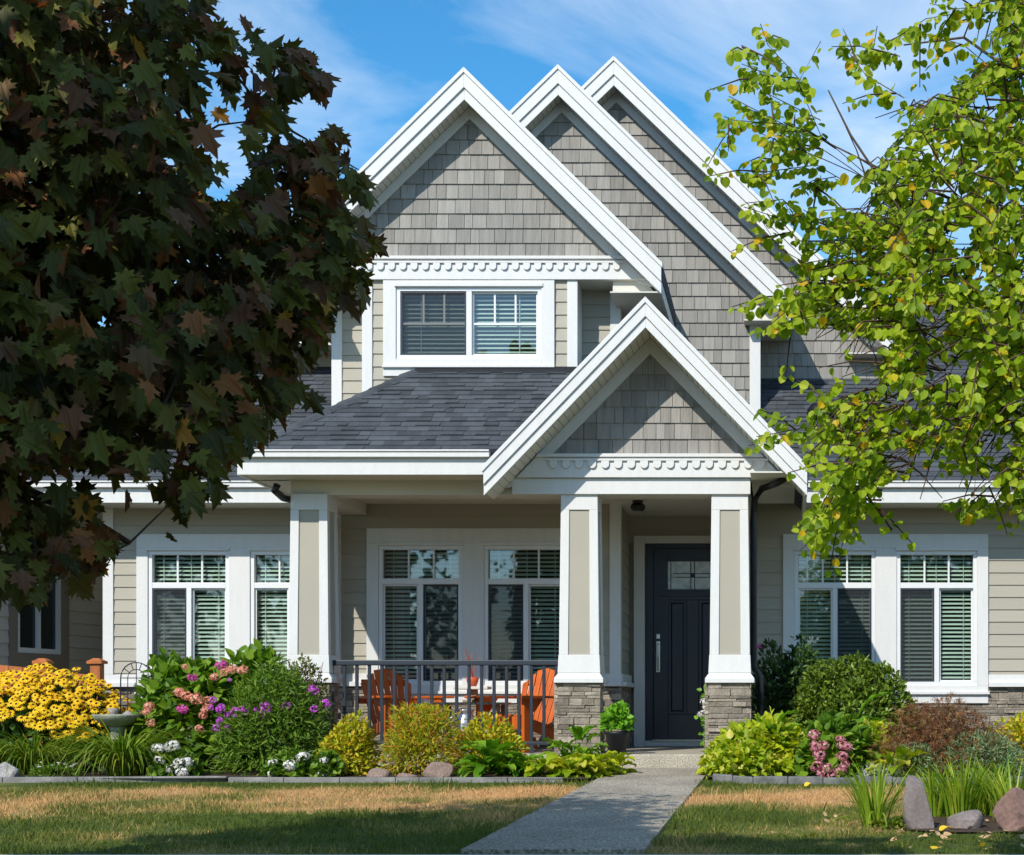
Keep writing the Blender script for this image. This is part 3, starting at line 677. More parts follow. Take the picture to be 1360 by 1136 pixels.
ye, zee = 15.75, Z(599, 15.75); xe0 = X(318, 15.75); yt, ztp = YB-.0, Z(492, YB); xt0 = X(553, YB)
VALX = lambda z: X(857, 15.55)-(Z(397, 15.55)-.06-z)/1.04     # valley against the entrance gable
slope = Vector((0, yt-ye, ztp-zee)); ln = slope.length
mb = shingle_plane((xe0, ye+.0, zee), (1, 0, 0), slope, lambda t: ((xt0-xe0)*t/ln, VALX(zee+(ztp-zee)*t/ln)-xe0), ln, r=random.Random(11)); part(mb, 'porch_roof', 'asphalt', 0)
mb = MB(); mb.face([(xe0, ye, zee-.01), (xt0, yt, ztp-.01), (xt0, yt+.4, ztp-.01), (xe0, 19.5, zee-.01)]); mb.face([(xe0, ye+.01, zee-.02), (VALX(zee), ye+.01, zee-.02), (VALX(ztp), yt, ztp-.02), (xt0, yt, ztp-.02)])
part(mb, 'porch_roof', 'asphalt', 0)
mb = MB(); n = 11                                        # hip caps and the flashing at the wall
for i in range(n):
    t0, t1 = i/n, (i+1.12)/n; a = Vector((xe0, ye, zee)).lerp(Vector((xt0, yt, ztp)), t0); b = Vector((xe0, ye, zee)).lerp(Vector((xt0, yt, ztp)), min(1, t1))
    a += Vector((0, 0, .03)); b += Vector((0, 0, .014))
    mb.hexa([a+Vector((-.07, -.03, -.05)), a+Vector((.09, -.06, -.05)), b+Vector((.09, -.06, -.05)), b+Vector((-.07, -.03, -.05)), a+Vector((-.02, 0, 0)), a+Vector((.05, -.03, -.005)), b+Vector((.05, -.03, -.005)), b+Vector((-.02, 0, 0))])
part(mb, 'hip_cap', 'asphalt', .003)
mb = MB(); mb.hexa([(xt0, yt-.09, ztp-.04), (-1.9, yt-.09, ztp-.04), (-1.9, yt, ztp-.0), (xt0, yt, ztp-.0), (xt0, yt-.09, ztp-.03), (-1.9, yt-.09, ztp-.03), (-1.9, yt-.047, ztp+.03), (xt0, yt-.047, ztp+.03)]); part(mb, 'flashing', 'black', 0)
def eave(x0, x1, y, zt, yin, ret=None):
    """gutter, fascia and level soffit along an eave"""
    zb = Z(630, 15.75)
    g = MB(); g.box(x0, x1, y-.10, y-.004, zt-.075, zt-.02); g.box(x0, x1, y-.115, y-.085, zt-.022, zt-.004); part(g, 'gutter', 'white', .006)
    f = MB(); f.box(x0+.012, x1-.012, y-.045, y+.0, zb-.012, zt-.077); part(f, 'fascia', 'white', .004)
    s = MB(); n = int((yin-y)/.1)
    for i in range(n): s.box(x0+.02, x1-.02, y+.002+(yin-y)*i/n, y+(yin-y)*(i+1)/n-.005, zb, zb+.015)
    part(s, 'soffit', 'soffit', 0)
eave(xe0-.02, -2.84, ye, zee, YC+.06)
zb = Z(630, 15.75)
mb = MB(); mb.box(xe0-.02, xe0+.02, ye, YW-.62, zb-.012, zee-.01); part(mb, 'fascia', 'white')
mb = MB(); mb.box(xe0+.022, -4.935, YC+.0, YW-.6, zb, zb+.015); part(mb, 'soffit', 'soffit', 0)
yf = 15.55; ap = X(857, yf); za = Z(397, yf); zcp = Z(605, YC)
gable(yf, YC, ap, za, 1.556, 1.04, .165, .105, 17.95, zbase=zcp, seed=21, exp=.161, frieze=.16, eaves=(1,), sofz=Z(637, YC)-.012)
mb = dentil(ap-1.02, ap+1.17, zcp-.045, YC-.07, 17); part(mb, 'dentil_moulding', 'white', .003)
mb = MB(); pl = [(1.04, 1, za-.26+1.04*ap), (-1.04, 1, za-.26-1.04*ap)]; mb.prism(clip([(ap-1.6, zbm1+.004), (ap+1.6, zbm1+.004), (ap+1.6, zcp-.03), (ap-1.6, zcp-.03)], pl), YC-.07, YC)
mb.prism(clip([(ap-1.6, zcp-.03), (ap+1.6, zcp-.03), (ap+1.6, zcp+.004), (ap-1.6, zcp+.004)], pl), YC-.10, YC)
part(mb, 'cornice', 'white', .003)
# -- wing roofs and eaves
ze = Z(640, 17.9)
def wing_roof(x0, x1, y0, z0, pitch, yr, seed):
    s = Vector((0, yr-y0, (yr-y0)*pitch)); mb = shingle_plane((x0, y0, z0), (1, 0, 0), s, lambda t: (0, x1-x0), s.length, r=random.Random(seed)); part(mb, 'roof', 'asphalt', 0)
    mb = MB(); zr = z0+(yr-y0)*pitch; mb.face([(x0, y0, z0-.01), (x1, y0, z0-.01), (x1, yr, zr-.01), (x0, yr, zr-.01)]); mb.face([(x0, yr, zr), (x1, yr, zr), (x1, yr+4, z0), (x0, yr+4, z0)]); part(mb, 'roof', 'asphalt', 0)
wing_roof(-.45, 7.2, 17.9, ze, .70, 22.4, 31); eave(.15, 7.2, 17.9, ze, YW)
wing_roof(-8.35, xe0+.4, 17.9, ze, .70, 20.6, 32); eave(-8.35, xe0-.0, 17.9, ze, YW)
wing_roof(xe0+.38, -4.9, 18.6, ze+.49, .70, 20.6, 33)
mb = MB(); cladding(mb, -7.7, -4.9, 4.6, 5.12, 20.5, EXP, .013); part(mb, 'wall', 'siding', 0)
mb = MB(); mb.box(-8.1, -4.75, 19.95, 20.0, 5.08, 5.32); part(mb, 'fascia', 'white'); mb = MB(); mb.box(-8.1, -4.75, 20.0, 20.5, 5.09, 5.11); part(mb, 'soffit', 'soffit', 0)
wing_roof(-8.1, -4.6, 19.95, 5.33, .45, 23.0, 34)
mb = MB(); c = Vector((X(1090, 19.3), 19.3, ze+.70*1.4)); mb.lathe((c.x, c.y, c.z), [(.17, -.05), (.16, .08), (.11, .14), (.03, .16)], 14); part(mb, 'roof_vent', 'black', .0, smooth=True)
# -- body of the house behind the fronts
mb = MB(); mb.box(XR+.02, XM-.02, YP+.12, 23, 2.95, 5.0); mb.box(-4.4, -.42, 19.6, 25, 2.9, 5.6); mb.box(XL+.03, XR, YW+1.6, 24, 0, 3.0); mb.box(-.45, 6.4, YW+1.6, 24, 0, 3.0); mb.box(-3.4, 1.1, 20.4, 25, 3.0, 5.2); mb.box(XR+.1, XM-.1, YP+1.6, 23, 0, 2.9)
part(mb, 'inner_wall', 'ntrim', 0)
mb = MB(); mb.box(XL, XL+.03, YW+.1, 24, 0, 3.0); mb.box(6.45, 6.48, YW+.06, 24, 0, 3.0); part(mb, 'wall', 'siding', 0)
# -- downpipes
def pipe(pts, parent=None):
    mb = MB(); mb.tube(pts, .036, 8); o = part(mb, 'downpipe', 'black', 0, smooth=True); return o
dxr = X(1001, YC+.2)
pipe([(X(1042, 15.8), 15.95, Z(633, 15.8)), (X(1032, 15.9), 16.0, Z(640, 15.9)), (X(1012, 16.2), 16.25, Z(648, 16.2)), (dxr+.01, 16.32, Z(662, 16.2)), (dxr, 16.33, Z(690, 16.3)), (dxr, 16.33, 1.02), (dxr+.07, 16.36, .93), (dxr+.07, 16.36, .1)])
pipe([(X(361, 15.8), 15.98, Z(640, 15.8)), (X(361, 15.9), 15.99, Z(650, 15.9)), (X(372, 16.1), 16.2, Z(660, 16.1)), (X(388, 16.3), 16.33, Z(664, 16.3))])

# -- things fixed to or standing on the porch
sc_ = thing('security_camera', (X(847, 17.6), 17.6, 2.86), 'small black dome camera under the porch ceiling left of the door', 'camera')
mb = MB(); p = Vector(sc_.location); mb.lathe(p, [(.055, -.03), (.06, 0)], 14); mb.tube([p+Vector((0, 0, -.03)), p+Vector((.02, -.03, -.06))], .02, 8); mb.build('mount', 'black', sc_, smooth=False)
mb = MB(); mb.tube([p+Vector((-.05, .03, -.065)), p+Vector((.06, -.09, -.085))], .042, 12); mb.build('camera_body', 'black', sc_, bevel=.006)

YR = 16.27
rx0, rx1 = X(437, YR), X(743, YR)
rl = thing('railing', ((rx0+rx1)/2, YR, .15), 'charcoal painted metal porch railing with slim square balusters', 'railing')
mb = MB(); mb.box(rx0, rx1, YR-.028, YR+.028, Z(884, YR), Z(877, YR)); mb.build('top_rail', 'rail', rl, bevel=.008)
mb = MB(); mb.box(rx0, rx1, YR-.016, YR+.016, .235, .268); mb.build('bottom_rail', 'rail', rl, bevel=.004)
nb = 19; bal = None
for i in range(nb):
    x = rx0+.03+(rx1-rx0-.06)*i/(nb-1)
    if bal is None:
        mb = MB(); mb.box(x-.0155, x+.0155, YR-.0155, YR+.0155, .2682, Z(884, YR)-.0002); bal = mb.build('baluster', 'rail', rl, bevel=.003); bx = x
    else:
        c = bal.copy(); COL.objects.link(c); c.parent = rl; c.location.x += x-bx
for x in (rx0+.4, rx1-.28):
    mb = MB(); mb.box(x-.02, x+.02, YR-.012, YR+.012, .15, .2348); mb.build('foot', 'rail', rl)

def adirondack(name, loc, rot, label):
    t = thing(name, loc, label, 'garden chair', 'orange porch chairs', rot, local=True)
    for s in (-1, 1):
        mb = MB(); mb.box(s*.30-.02, s*.30+.02, -.44, -.34, 0, .555); mb.build('front_leg', 'orange', t, bevel=.006)
        mb = MB(); mb.hexa([(s*.27-.012, -.36, .25), (s*.27+.012, -.36, .25), (s*.27+.012, .52, 0), (s*.27-.012, .52, 0), (s*.27-.012, -.36, .36), (s*.27+.012, -.36, .36), (s*.27+.012, .42, .14), (s*.27-.012, .5, .14)]); mb.build('rear_leg', 'orange', t, bevel=.005)
        mb = MB(); poly = [(-.075, -.52), (.06, -.54), (.075, -.3), (.06, .1), (.03, .3), (-.03, .3)]
        n = len(poly); b0 = [(s*.33+s*a, b, .556) for a, b in poly]; b1 = [(s*.33+s*a, b, .582) for a, b in poly]
        mb.v = b0+b1; mb.f = [list(range(n))[::-1], list(range(n, 2*n))]+[[i, (i+1) % n, n+(i+1) % n, n+i] for i in range(n)]; mb.m = [0]*len(mb.f); mb.build('armrest', 'orange', t, bevel=.006)
        mb = MB(); mb.hexa([(s*.30-.01, -.34, .40), (s*.30+.01, -.34, .40), (s*.30+.01, -.25, .42), (s*.30-.01, -.25, .42), (s*.30-.01, -.34, .555), (s*.30+.01, -.34, .555), (s*.30+.01, -.12, .555), (s*.30-.01, -.12, .555)]); mb.build('arm_bracket', 'orange', t)
    mb = MB()
    for i in range(6):
        y = -.42+i*.092; z = .37-(y+.42)*.26; mb.hexa([(-.27, y, z), (.27, y, z), (.27, y+.083, z-.021), (-.27, y+.083, z-.021), (-.27, y, z+.02), (.27, y, z+.02), (.27, y+.083, z-.001), (-.27, y+.083, z-.001)])
    mb.hexa([(-.28, -.45, .24), (.28, -.45, .24), (.28, -.425, .24), (-.28, -.425, .24), (-.28, -.45, .37), (.28, -.45, .37), (.28, -.425, .37), (-.28, -.425, .37)])
    mb.build('seat', 'orange', t, bevel=.005)
    mb = MB(); ns = 7
    for i in range(ns):                                  # fanned back slats under an arched top
        u = (i-(ns-1)/2); xb, xt = u*.062, u*.083; h = .88-.016*u*u; wb, wt = .027, .037
        yb, ytp = .10, .10+.36*(h-.24)
        mb.hexa([(xb-wb, yb, .24), (xb+wb, yb, .24), (xb+wb, yb+.02, .235), (xb-wb, yb+.02, .235), (xt-wt, ytp, h+.006*u), (xt+wt, ytp, h-.006*u), (xt+wt, ytp+.02, h-.006*u), (xt-wt, ytp+.02, h+.006*u)])
    bk = mb.build('backrest', 'orange', t, bevel=.005)
    mb = MB(); mb.box(-.33, .33, .235, .26, .50, .556); mb.hexa([(-.25, .32, .70), (.25, .32, .70), (.25, .34, .69), (-.25, .34, .69), (-.25, .345, .76), (.25, .345, .76), (.25, .365, .75), (-.25, .365, .75)]); mb.build('back_brace', 'orange', bk)
    return t
adirondack('garden_chair', (X(700, 17.0), 17.0, .15), R(-30), 'orange slatted wooden porch chair beside the stone column, its back in sunlight')
adirondack('garden_chair', (X(528, 17.05), 17.05, .15), R(38), 'orange slatted wooden porch chair at the left end of the porch')
tx, ty = X(628, 16.95), 16.95
t = thing('side_table', (tx, ty, .15), 'weathered wooden side table between the two orange chairs', 'table')
mb = MB()
for i in range(5): mb.box(tx-.36+i*.146, tx-.36+i*.146+.138, ty-.24, ty+.24, .64, .665)
mb.build('tabletop', 'grey_wood', t, bevel=.004)
for sx in (-1, 1):
    for sy in (-1, 1):
        mb = MB(); mb.box(tx+sx*.29-.025, tx+sx*.29+.025, ty+sy*.18-.025, ty+sy*.18+.025, .15, .64); mb.build('leg', 'grey_wood', t, bevel=.003)
px_, py_ = X(628, 16.95), 16.93
t = thing('pedestal_stand', (px_, py_, .665), 'small pale wooden pedestal tray on the porch side table', 'plant stand')
mb = MB(); mb.box(px_-.09, px_+.09, py_-.08, py_+.08, .6652, .69); mb.box(px_-.05, px_+.05, py_-.05, py_+.05, .69, .80); mb.build('base', 'grey_wood', t, bevel=.004)
mb = MB(); mb.box(px_-.18, px_+.18, py_-.12, py_+.12, .80, .83); mb.build('tray', 'soffit', t, bevel=.006)
t = thing('flower_pot', (px_, py_, .83), 'small red pot of bare twigs on the pedestal tray', 'flower pot')
mb = MB(); mb.lathe((px_, py_, .8302), [(.04, 0), (.06, .05), (.066, .09), (.05, .10), (.045, .085)], 16); mb.build('pot', 'terra', t, smooth=True)
mb = MB()
for i in range(9):
    a = rng.uniform(0, 6.28); k = rng.uniform(.05, .16); h = rng.uniform(.2, .34)
    q = Vector((px_, py_, .91)); mb.tube([q, q+Vector((math.cos(a)*k*.4, math.sin(a)*k*.4, h*.6)), q+Vector((math.cos(a)*k, math.sin(a)*k, h))], [.004, .003, .002], 4)
mb.build('twigs', 'terra', t)
cx, cy = X(617, 16.62), 16.62
t = thing('milk_can', (cx, cy, .15), 'dented galvanised milk can on the porch behind the railing', 'milk can')
mb = MB(); mb.lathe((cx, cy, .15), [(.12, 0), (.125, .02), (.125, .30), (.118, .33), (.09, .38), (.085, .41), (.105, .43), (.105, .44), (.08, .445), (.03, .46)], 24); mb.build('can_body', 'galv', t, smooth=True)
for s in (-1, 1):
    mb = MB(); mb.tube([(cx+s*.085, cy, .49+.03), (cx+s*.16, cy, .50), (cx+s*.165, cy, .44), (cx+s*.122, cy, .42)], .008, 6); mb.build('handle', 'galv', t)

# ================================================================= BEYOND THE FRAME ACROSS THE STREET (seen in the window panes, shading the lawn)
def crown_leaves(name, mat, parent, c, rad, n, size, shape='broad', lobes=26, r=None, keep=None):
    r = r or nr; c = np.array(c); rad = np.array(rad)
    u = unit(r.normal(size=(lobes, 3))); cen = c+u*rad*r.uniform(.35, .85, (lobes, 1)); k = r.integers(0, lobes, n)
    d = unit(r.normal(size=(n, 3))); p = cen[k]+d*rad*.34*r.uniform(.55, 1.0, (n, 1))
    if keep is not None: q = keep(p); p, d = p[q], d[q]; n = len(p)
    ax = d*.6+r.normal(size=(n, 3))*.5+np.array([0, 0, -.35]); nn = d*.7+np.array([0, 0, .6])+r.normal(size=(n, 3))*.4
    return leafmesh(name, mat, p, ax, nn, r.uniform(.7, 1.25, n)*size, shape, parent)
M['leaf_far'] = LEAF('far_tree_leaf', [(0, (.022, .05, .014)), (.6, (.045, .085, .02)), (1, (.08, .12, .03))])
def street_tree(x, y, h, rad, label, n=1500, size=.42, z0=-.35):
    t = thing('street_tree', (x, y, z0), label, 'tree', 'trees across the street')
    mb = MB(); mb.tube([(x, y, z0), (x+.05, y, z0+h*.3), (x, y+.1, z0+h*.75)], [.22, .17, .06], 8); mb.build('trunk', 'bark', t, smooth=True)
    crown_leaves('crown', 'leaf_far', t, (x, y, z0+h*.58), (rad, rad, h*.40), n, size)
for i, (x, y, h, r_) in enumerate([(-24, -30, 11, 5), (-15.5, -27, 10.5, 4.6), (-7.6, -29, 9.5, 3.6), (8.6, -27, 10.5, 4.4), (17.5, -30, 10, 5)]):
    street_tree(x, y, h, r_, 'leafy green tree across the street seen only in the window reflections')
oh = thing('house', (5.5, -36, -.35), 'pale low house across the street seen only in the window reflections', 'house')
mb = MB(); mb.box(1.0, 13, -42, -36, -.35, 2.6); mb.build('wall', 'orangebrick', oh)
mb = MB(); mb.prism([(.5, 2.6), (13.5, 2.6), (7, 7.4)], -42.5, -35.4); mb.build('roof', 'asphalt', oh)
mb = MB(); mb.box(2.5, 5.4, -35.995, -35.9, .2, 2.1); mb.build('garage_door', 'white', oh)

# ================================================================= NEIGHBOUR'S HOUSE AND FENCE AT THE LEFT EDGE
na = R(12); n0 = Vector((X(150, 20.6), 20.6, 0))       # far end near our corner; the wall runs towards the street
nd = Vector((math.sin(na)*-1, math.cos(na), 0))         # direction going away
ne = n0+nd*2.0; ns_ = n0-nd*4.3
ns_ = Vector((-9.05, 17.6, 0)); ne = Vector((-8.5, 21.5, 0)); nd = (ne-ns_).normalized(); nnrm = Vector((nd.y, -nd.x, 0))
nh = thing('house', (ns_.x-2, ns_.y+2, 0), "neighbour's taupe house with a brown trimmed window at the left edge", 'house')
def nquad(mb, s0, s1, z0, z1, out0, out1=None):
    out1 = out0 if out1 is None else out1
    a, b = ns_+nd*s0, ns_+nd*s1; i = nnrm*-.05
    mb.hexa([a+nnrm*out0+Vector((0, 0, z0)), b+nnrm*out0+Vector((0, 0, z0)), b+i+Vector((0, 0, z0)), a+i+Vector((0, 0, z0)), a+nnrm*out1+Vector((0, 0, z1)), b+nnrm*out1+Vector((0, 0, z1)), b+i+Vector((0, 0, z1)), a+i+Vector((0, 0, z1))])
LN = (ne-ns_).length
mb = MB(); z = 0
wa, wb, wza, wzb = 1.16, 2.04, 1.25, 2.28
while z < 3.0:
    e = z+.15
    if e > wza-.2 and z < wzb+.2: nquad(mb, 0, wa-.15, z, e, .016, .002); nquad(mb, wb+.15, LN, z, e, .016, .002)
    else: nquad(mb, 0, LN, z, e, .016, .002)
    z = e
mb.build('wall', 'nwall', nh)
mb = MB(); nquad(mb, wa-.15, wa, wza-.2, wzb+.2, .03); nquad(mb, wb, wb+.15, wza-.2, wzb+.2, .03); nquad(mb, wa, wb, wzb, wzb+.2, .03); nquad(mb, wa, wb, wza-.2, wza, .03)
cas = mb.build('window_casing', 'ntrim', nh)
mb = MB(); b = .06; wm = (wa+wb)/2
for q in ((wa, wb, wza, wza+b), (wa, wb, wzb-b, wzb), (wa, wa+b, wza+b, wzb-b), (wb-b, wb, wza+b, wzb-b), (wm-.03, wm+.03, wza+b, wzb-b)): nquad(mb, *q, .015)
nw = mb.build('window', 'vinyl', nh)
mb = MB(); nquad(mb, wa+b, wb-b, wza+b, wzb-b, -.02); mb.build('pane', P('dark_window_glass', (.012, .016, .014), .05, .1, 2, spec=.6), nw)
mb = MB(); mb.face([ns_+Vector((0, 0, 3)), ne+Vector((0, 0, 3)), ne+Vector((-5, 0, 6.2)), ns_+Vector((-5, 0, 6.2))]); mb.build('roof', 'asphalt', nh)
mb = MB(); nquad(mb, -.4, LN, 2.98, 3.2, .5); mb.build('fascia', 'white', nh)
mb = MB(); mb.box(ns_.x-8, ns_.x, ns_.y, ns_.y+.05, 0, 3.0); mb.build('front_wall', 'nwall', nh)
fy = 17.2
fe = thing('fence', (-8.6, fy, 0), 'orange brown cedar board fence behind the yellow daisies', 'fence')
for x in (X(57, fy), X(129, fy)):
    mb = MB(); mb.box(x-.055, x+.055, fy-.055, fy+.055, 0, Z(882, fy)); po = mb.build('post', 'cedar', fe, bevel=.006)
    mb = MB(); mb.box(x-.08, x+.08, fy-.08, fy+.08, Z(881.9, fy), Z(878, fy)); mb.hexa([(x-.07, fy-.07, Z(878, fy)), (x+.07, fy-.07, Z(878, fy)), (x+.07, fy+.07, Z(878, fy)), (x-.07, fy+.07, Z(878, fy)), (x-.03, fy-.03, Z(874.5, fy)), (x+.03, fy-.03, Z(874.5, fy)), (x+.03, fy+.03, Z(874.5, fy)), (x-.03, fy+.03, Z(874.5, fy))]); mb.build('cap', 'cedar', po)
def fpanel(xa, xb, za, zb):
    mb = MB(); n = max(2, int((xb-xa)/.14))
    for i in range(n):
        a = xa+(xb-xa)*i/n; t0 = za+(zb-za)*i/n; t1 = za+(zb-za)*(i+1)/n
        mb.hexa([(a, fy-.01, .05), (a+(xb-xa)/n-.006, fy-.01, .05), (a+(xb-xa)/n-.006, fy+.01, .05), (a, fy+.01, .05), (a, fy-.01, t0), (a+(xb-xa)/n-.006, fy-.01, t1), (a+(xb-xa)/n-.006, fy+.01, t1), (a, fy+.01, t0)])
    mb.build('fence_panel', 'cedar', fe)
fpanel(X(-120, fy), X(57, fy)-.06, Z(872, fy), Z(888, fy)); fpanel(X(57, fy)+.06, X(129, fy)-.06, Z(893, fy), Z(896, fy))

# ================================================================= TREES
def inpoly(px, py, poly):
    c = np.zeros(len(px), bool); j = len(poly)-1
    for i in range(len(poly)):
        xi, yi = poly[i]; xj, yj = poly[j]
        m = ((yi > py) != (yj > py)); xx = (xj-xi)*(py-yi)/((yj-yi) if yj != yi else 1e-9)+xi
        c ^= m & (px < xx); j = i
    return c
def to_world(px, py, y): return np.stack([(px-VX)*y/F, y, ZC-(py-VY)*y/F], 1)
def limb_net(mb, root, mids, tips, r0=.05):
    """each tip joins the nearest limb point by a fine drooping twig"""
    pts = np.array([p for l in mids for p in l])
    for t in tips:
        k = np.argmin(((pts-t)**2).sum(1)+np.maximum(0, pts[:, 2]-t[2])*.3); a = Vector(pts[k]); b = Vector(t); m = a.lerp(b, .55)+Vector((0, 0, .06*(b-a).length+.02))
        mb.tube([a, m, b], [.006, .004, .002], 4, cap=False); pts = np.concatenate([pts, [t]])
def shade_ok(c):
    """crowns stay low enough that their shade ends on the front lawn, short of the planting beds"""
    k = c[:, 2]+.12; hx, hy = c[:, 0]+.493*k, c[:, 1]+1.108*k
    return (hy < np.minimum(12.9, 12.3+(hx+2.8)*.62)) & ((hx < -1.0) | (hy < 9.5))
def sunfleck(p, y0=5.8, leak=.10):
    """gaps in the crowns towards the sun let flecks of light through onto the upper part of the maple"""
    k = (y0-p[:, 1])/1.108; hx, hz = p[:, 0]+.493*k, p[:, 2]-k; ok = np.ones(len(p), bool)
    for a, b, r_ in ((135, 120, .36), (70, 60, .22), (215, 40, .24), (40, 190, .24), (160, 230, .20), (95, 300, .13), (250, 120, .16), (420, 95, .14), (400, 75, .12), (490, 300, .13), (480, 245, .11), (470, 380, .08), (15, 310, .1), (200, 300, .09), (320, 560, .06), (300, 420, .07)):
        cx, cz, rx, rz = X(a, y0), Z(b, y0), r_, r_*.85
        ok &= (((hx-cx)/rx)**2+((hz-cz)/rz)**2 > 1)
    return ok | (nr.random(len(p)) < leak)
# -- purple-green maple on the left
M['maple_leaf'] = LEAF('maple_leaf', [(0, (.045, .046, .010)), (.35, (.085, .088, .014)), (.62, (.15, .15, .022)), (.78, (.12, .060, .028)), (.93, (.20, .085, .035)), (.985, (.28, .11, .025)), (1, (.42, .26, .03))], rough=.55, trans=.2, spec=.22, tint=(1.5, 1.1, .5))
def maple():
    tx, ty = -3.6, 6.2
    t = thing('maple_tree', (tx, ty, ground(9)-.02), 'dark purple and green maple tree whose leaves hang across the upper left', 'tree')
    lim = [(-700, -700), (330, -700), (318, -40), (300, 20), (318, 50), (345, 60), (372, 50), (400, 48), (428, 66), (440, 105), (410, 150), (372, 175), (350, 195), (405, 196), (452, 184), (475, 212), (495, 235), (478, 268), (498, 300), (506, 350), (486, 385), (462, 425), (440, 440), (420, 475), (402, 505), (408, 545), (380, 578), (350, 580), (326, 606), (322, 655), (292, 650), (272, 692), (230, 704), (222, 662), (188, 662), (160, 645), (150, 690), (162, 745), (142, 780), (90, 772), (45, 795), (10, 812), (-120, 800), (-700, 800)]
    cx_, cy_ = 120, 300
    out = [(cx_+(a-cx_)*.955, cy_+(b-cy_)*.965) for a, b in lim]
    gaps = [[(300, 120), (345, 190), (335, 250), (285, 285), (270, 235), (285, 180), (270, 110), (290, 70)], [(168, 240), (190, 235), (194, 262), (172, 265)], [(146, 265), (160, 270), (166, 302), (148, 298)], [(60, 420), (105, 425), (100, 445), (60, 440)], [(20, 485), (38, 490), (34, 510), (18, 508)], [(25, 632), (110, 622), (215, 640), (222, 662), (165, 668), (110, 676), (60, 682), (28, 672)], [(215, 600), (260, 590), (258, 640), (222, 640)], [(180, 560), (215, 565), (210, 600), (175, 590)], [(395, 440), (420, 445), (405, 475), (385, 470)], [(330, 500), (360, 490), (365, 530), (335, 540)], [(90, 540), (115, 545), (112, 570), (88, 565)], [(95, 685), (128, 690), (130, 708), (95, 706)], [(5, 800), (-10, 700), (10, 690), (30, 740)], [(240, 455), (285, 462), (280, 485), (245, 480)]]
    N = 11000; px = nr.uniform(-420, 505, N); py = nr.uniform(-420, 805, N)
    keep = inpoly(px, py, out)
    for g in gaps: keep &= ~inpoly(px, py, g)
    px, py = px[keep], py[keep]
    # spread through the depth of the crown; thin near the outline
    depth = 6.2+nr.uniform(-1, 1, len(px))*np.clip((520-px)/330, .25, 1.0)*1.0
    c = to_world(px, py, depth); d0 = c-np.array([tx, ty, 2.6]); inside = (d0[:, 0]/2.8)**2+(d0[:, 1]/1.7)**2+(d0[:, 2]/2.6)**2 < 1.15
    c = c[inside & shade_ok(c)]; sel = nr.permutation(len(c))[:1800]; c = c[sel]
    extra = []
    for x, y in ((385, 70), (410, 85), (420, 100), (395, 110), (380, 90), (440, 190), (452, 198), (433, 182), (475, 240), (487, 232), (462, 255), (485, 300), (492, 330), (490, 350), (472, 372), (455, 400), (430, 430), (420, 462), (400, 500), (412, 520), (395, 540), (260, 650), (245, 672), (252, 690), (285, 640), (310, 625), (235, 640), (150, 705), (135, 740), (150, 760), (120, 750), (100, 720), (70, 745), (30, 760), (20, 785), (80, 770), (60, 700), (20, 700), (110, 770), (75, 670)):
        extra.append(to_world(np.array([x-10]), np.array([y-6]), np.array([6.1+rng.uniform(-.2, .2)]))[0])
    c = np.concatenate([c, np.array(extra)]); nx = len(extra)
    P_, A_, N_, S_ = [], [], [], []
    for i, q in enumerate(c):
        k = rng.randint(7, 11) if i < len(c)-nx else rng.randint(3, 5); spread = .13 if i < len(c)-nx else .035
        o = q-np.array([tx, ty, 2.6]); o[2] *= .3; o = unit(o)
        off = rnd(k, spread)*np.array([1, 1, .75]); p = q+off
        a = unit(o*.55+unit(off+1e-6)*.55+np.array([0, 0, -.75])+rnd(k, .33)); n_ = unit(np.array([0, -.40, .62])+o*.25+unit(off+1e-6)*.45+rnd(k, .55))
        P_.append(p); A_.append(a); N_.append(n_); S_.append(nr.uniform(.055, .112, k))
    P_, A_, N_, S_ = map(np.concatenate, (P_, A_, N_, S_)); e = P_+A_*S_[:, None]*.62
    qx, qy = VX+e[:, 0]*F/e[:, 1], VY-(e[:, 2]-ZC)*F/e[:, 1]; k_ = inpoly(qx+9+15*np.sin(qy/11.)+11*np.sin(qy/5.3+qx/9.), qy+12*np.sin(qx/10.)+9*np.sin(qx/4.7), lim)
    for g in gaps: k_ &= ~(inpoly(qx, qy, g) & (nr.random(len(qx)) < .85))
    leafmesh('crown', 'maple_leaf', P_[k_], A_[k_], N_[k_], S_[k_], 'maple', t)
    mb = MB(); mb.tube([(tx, ty, ground(9)-.1), (tx+.03, ty, .6), (tx, ty+.04, 1.4), (tx+.05, ty, 2.6), (tx, ty, 4.2)], [.15, .115, .10, .075, .03], 10); mb.build('trunk', 'bark', t, smooth=True)
    limbs = []; mb = MB()
    for (a, b, h0, h1) in ((.2, 2.0, 1.5, 2.2), (-.3, 1.7, 1.7, 2.8), (.5, 1.2, 2.1, 3.3), (0, 1.5, 2.3, 3.3), (-.8, 1.6, 1.9, 2.8), (1.1, 1.5, 2.0, 3.0), (2.4, 1.6, 1.8, 3.1), (3.5, 1.7, 1.7, 2.9), (-2.2, 1.6, 1.8, 3.0), (0.1, 1.3, 1.35, 1.35), (.1, .9, 2.6, 3.9), (3, 1.2, 2.9, 4.5)):
        p0 = np.array([tx, ty, h0]); p1 = np.array([tx+.82*b*math.cos(a), ty+b*math.sin(a)*.7, h1*.92]); l = [p0+(p1-p0)*s+np.array([0, 0, .18*math.sin(s*3.1)]) for s in np.linspace(0, 1, 9)]
        limbs.append(l); mb.tube(l, list(np.linspace(.045, .012, 9)), 6)
    limb_net(mb, None, limbs, np.concatenate([c[:-nx:3], c[-nx:]])); mb.build('branches', 'bark', t, smooth=True)
maple()
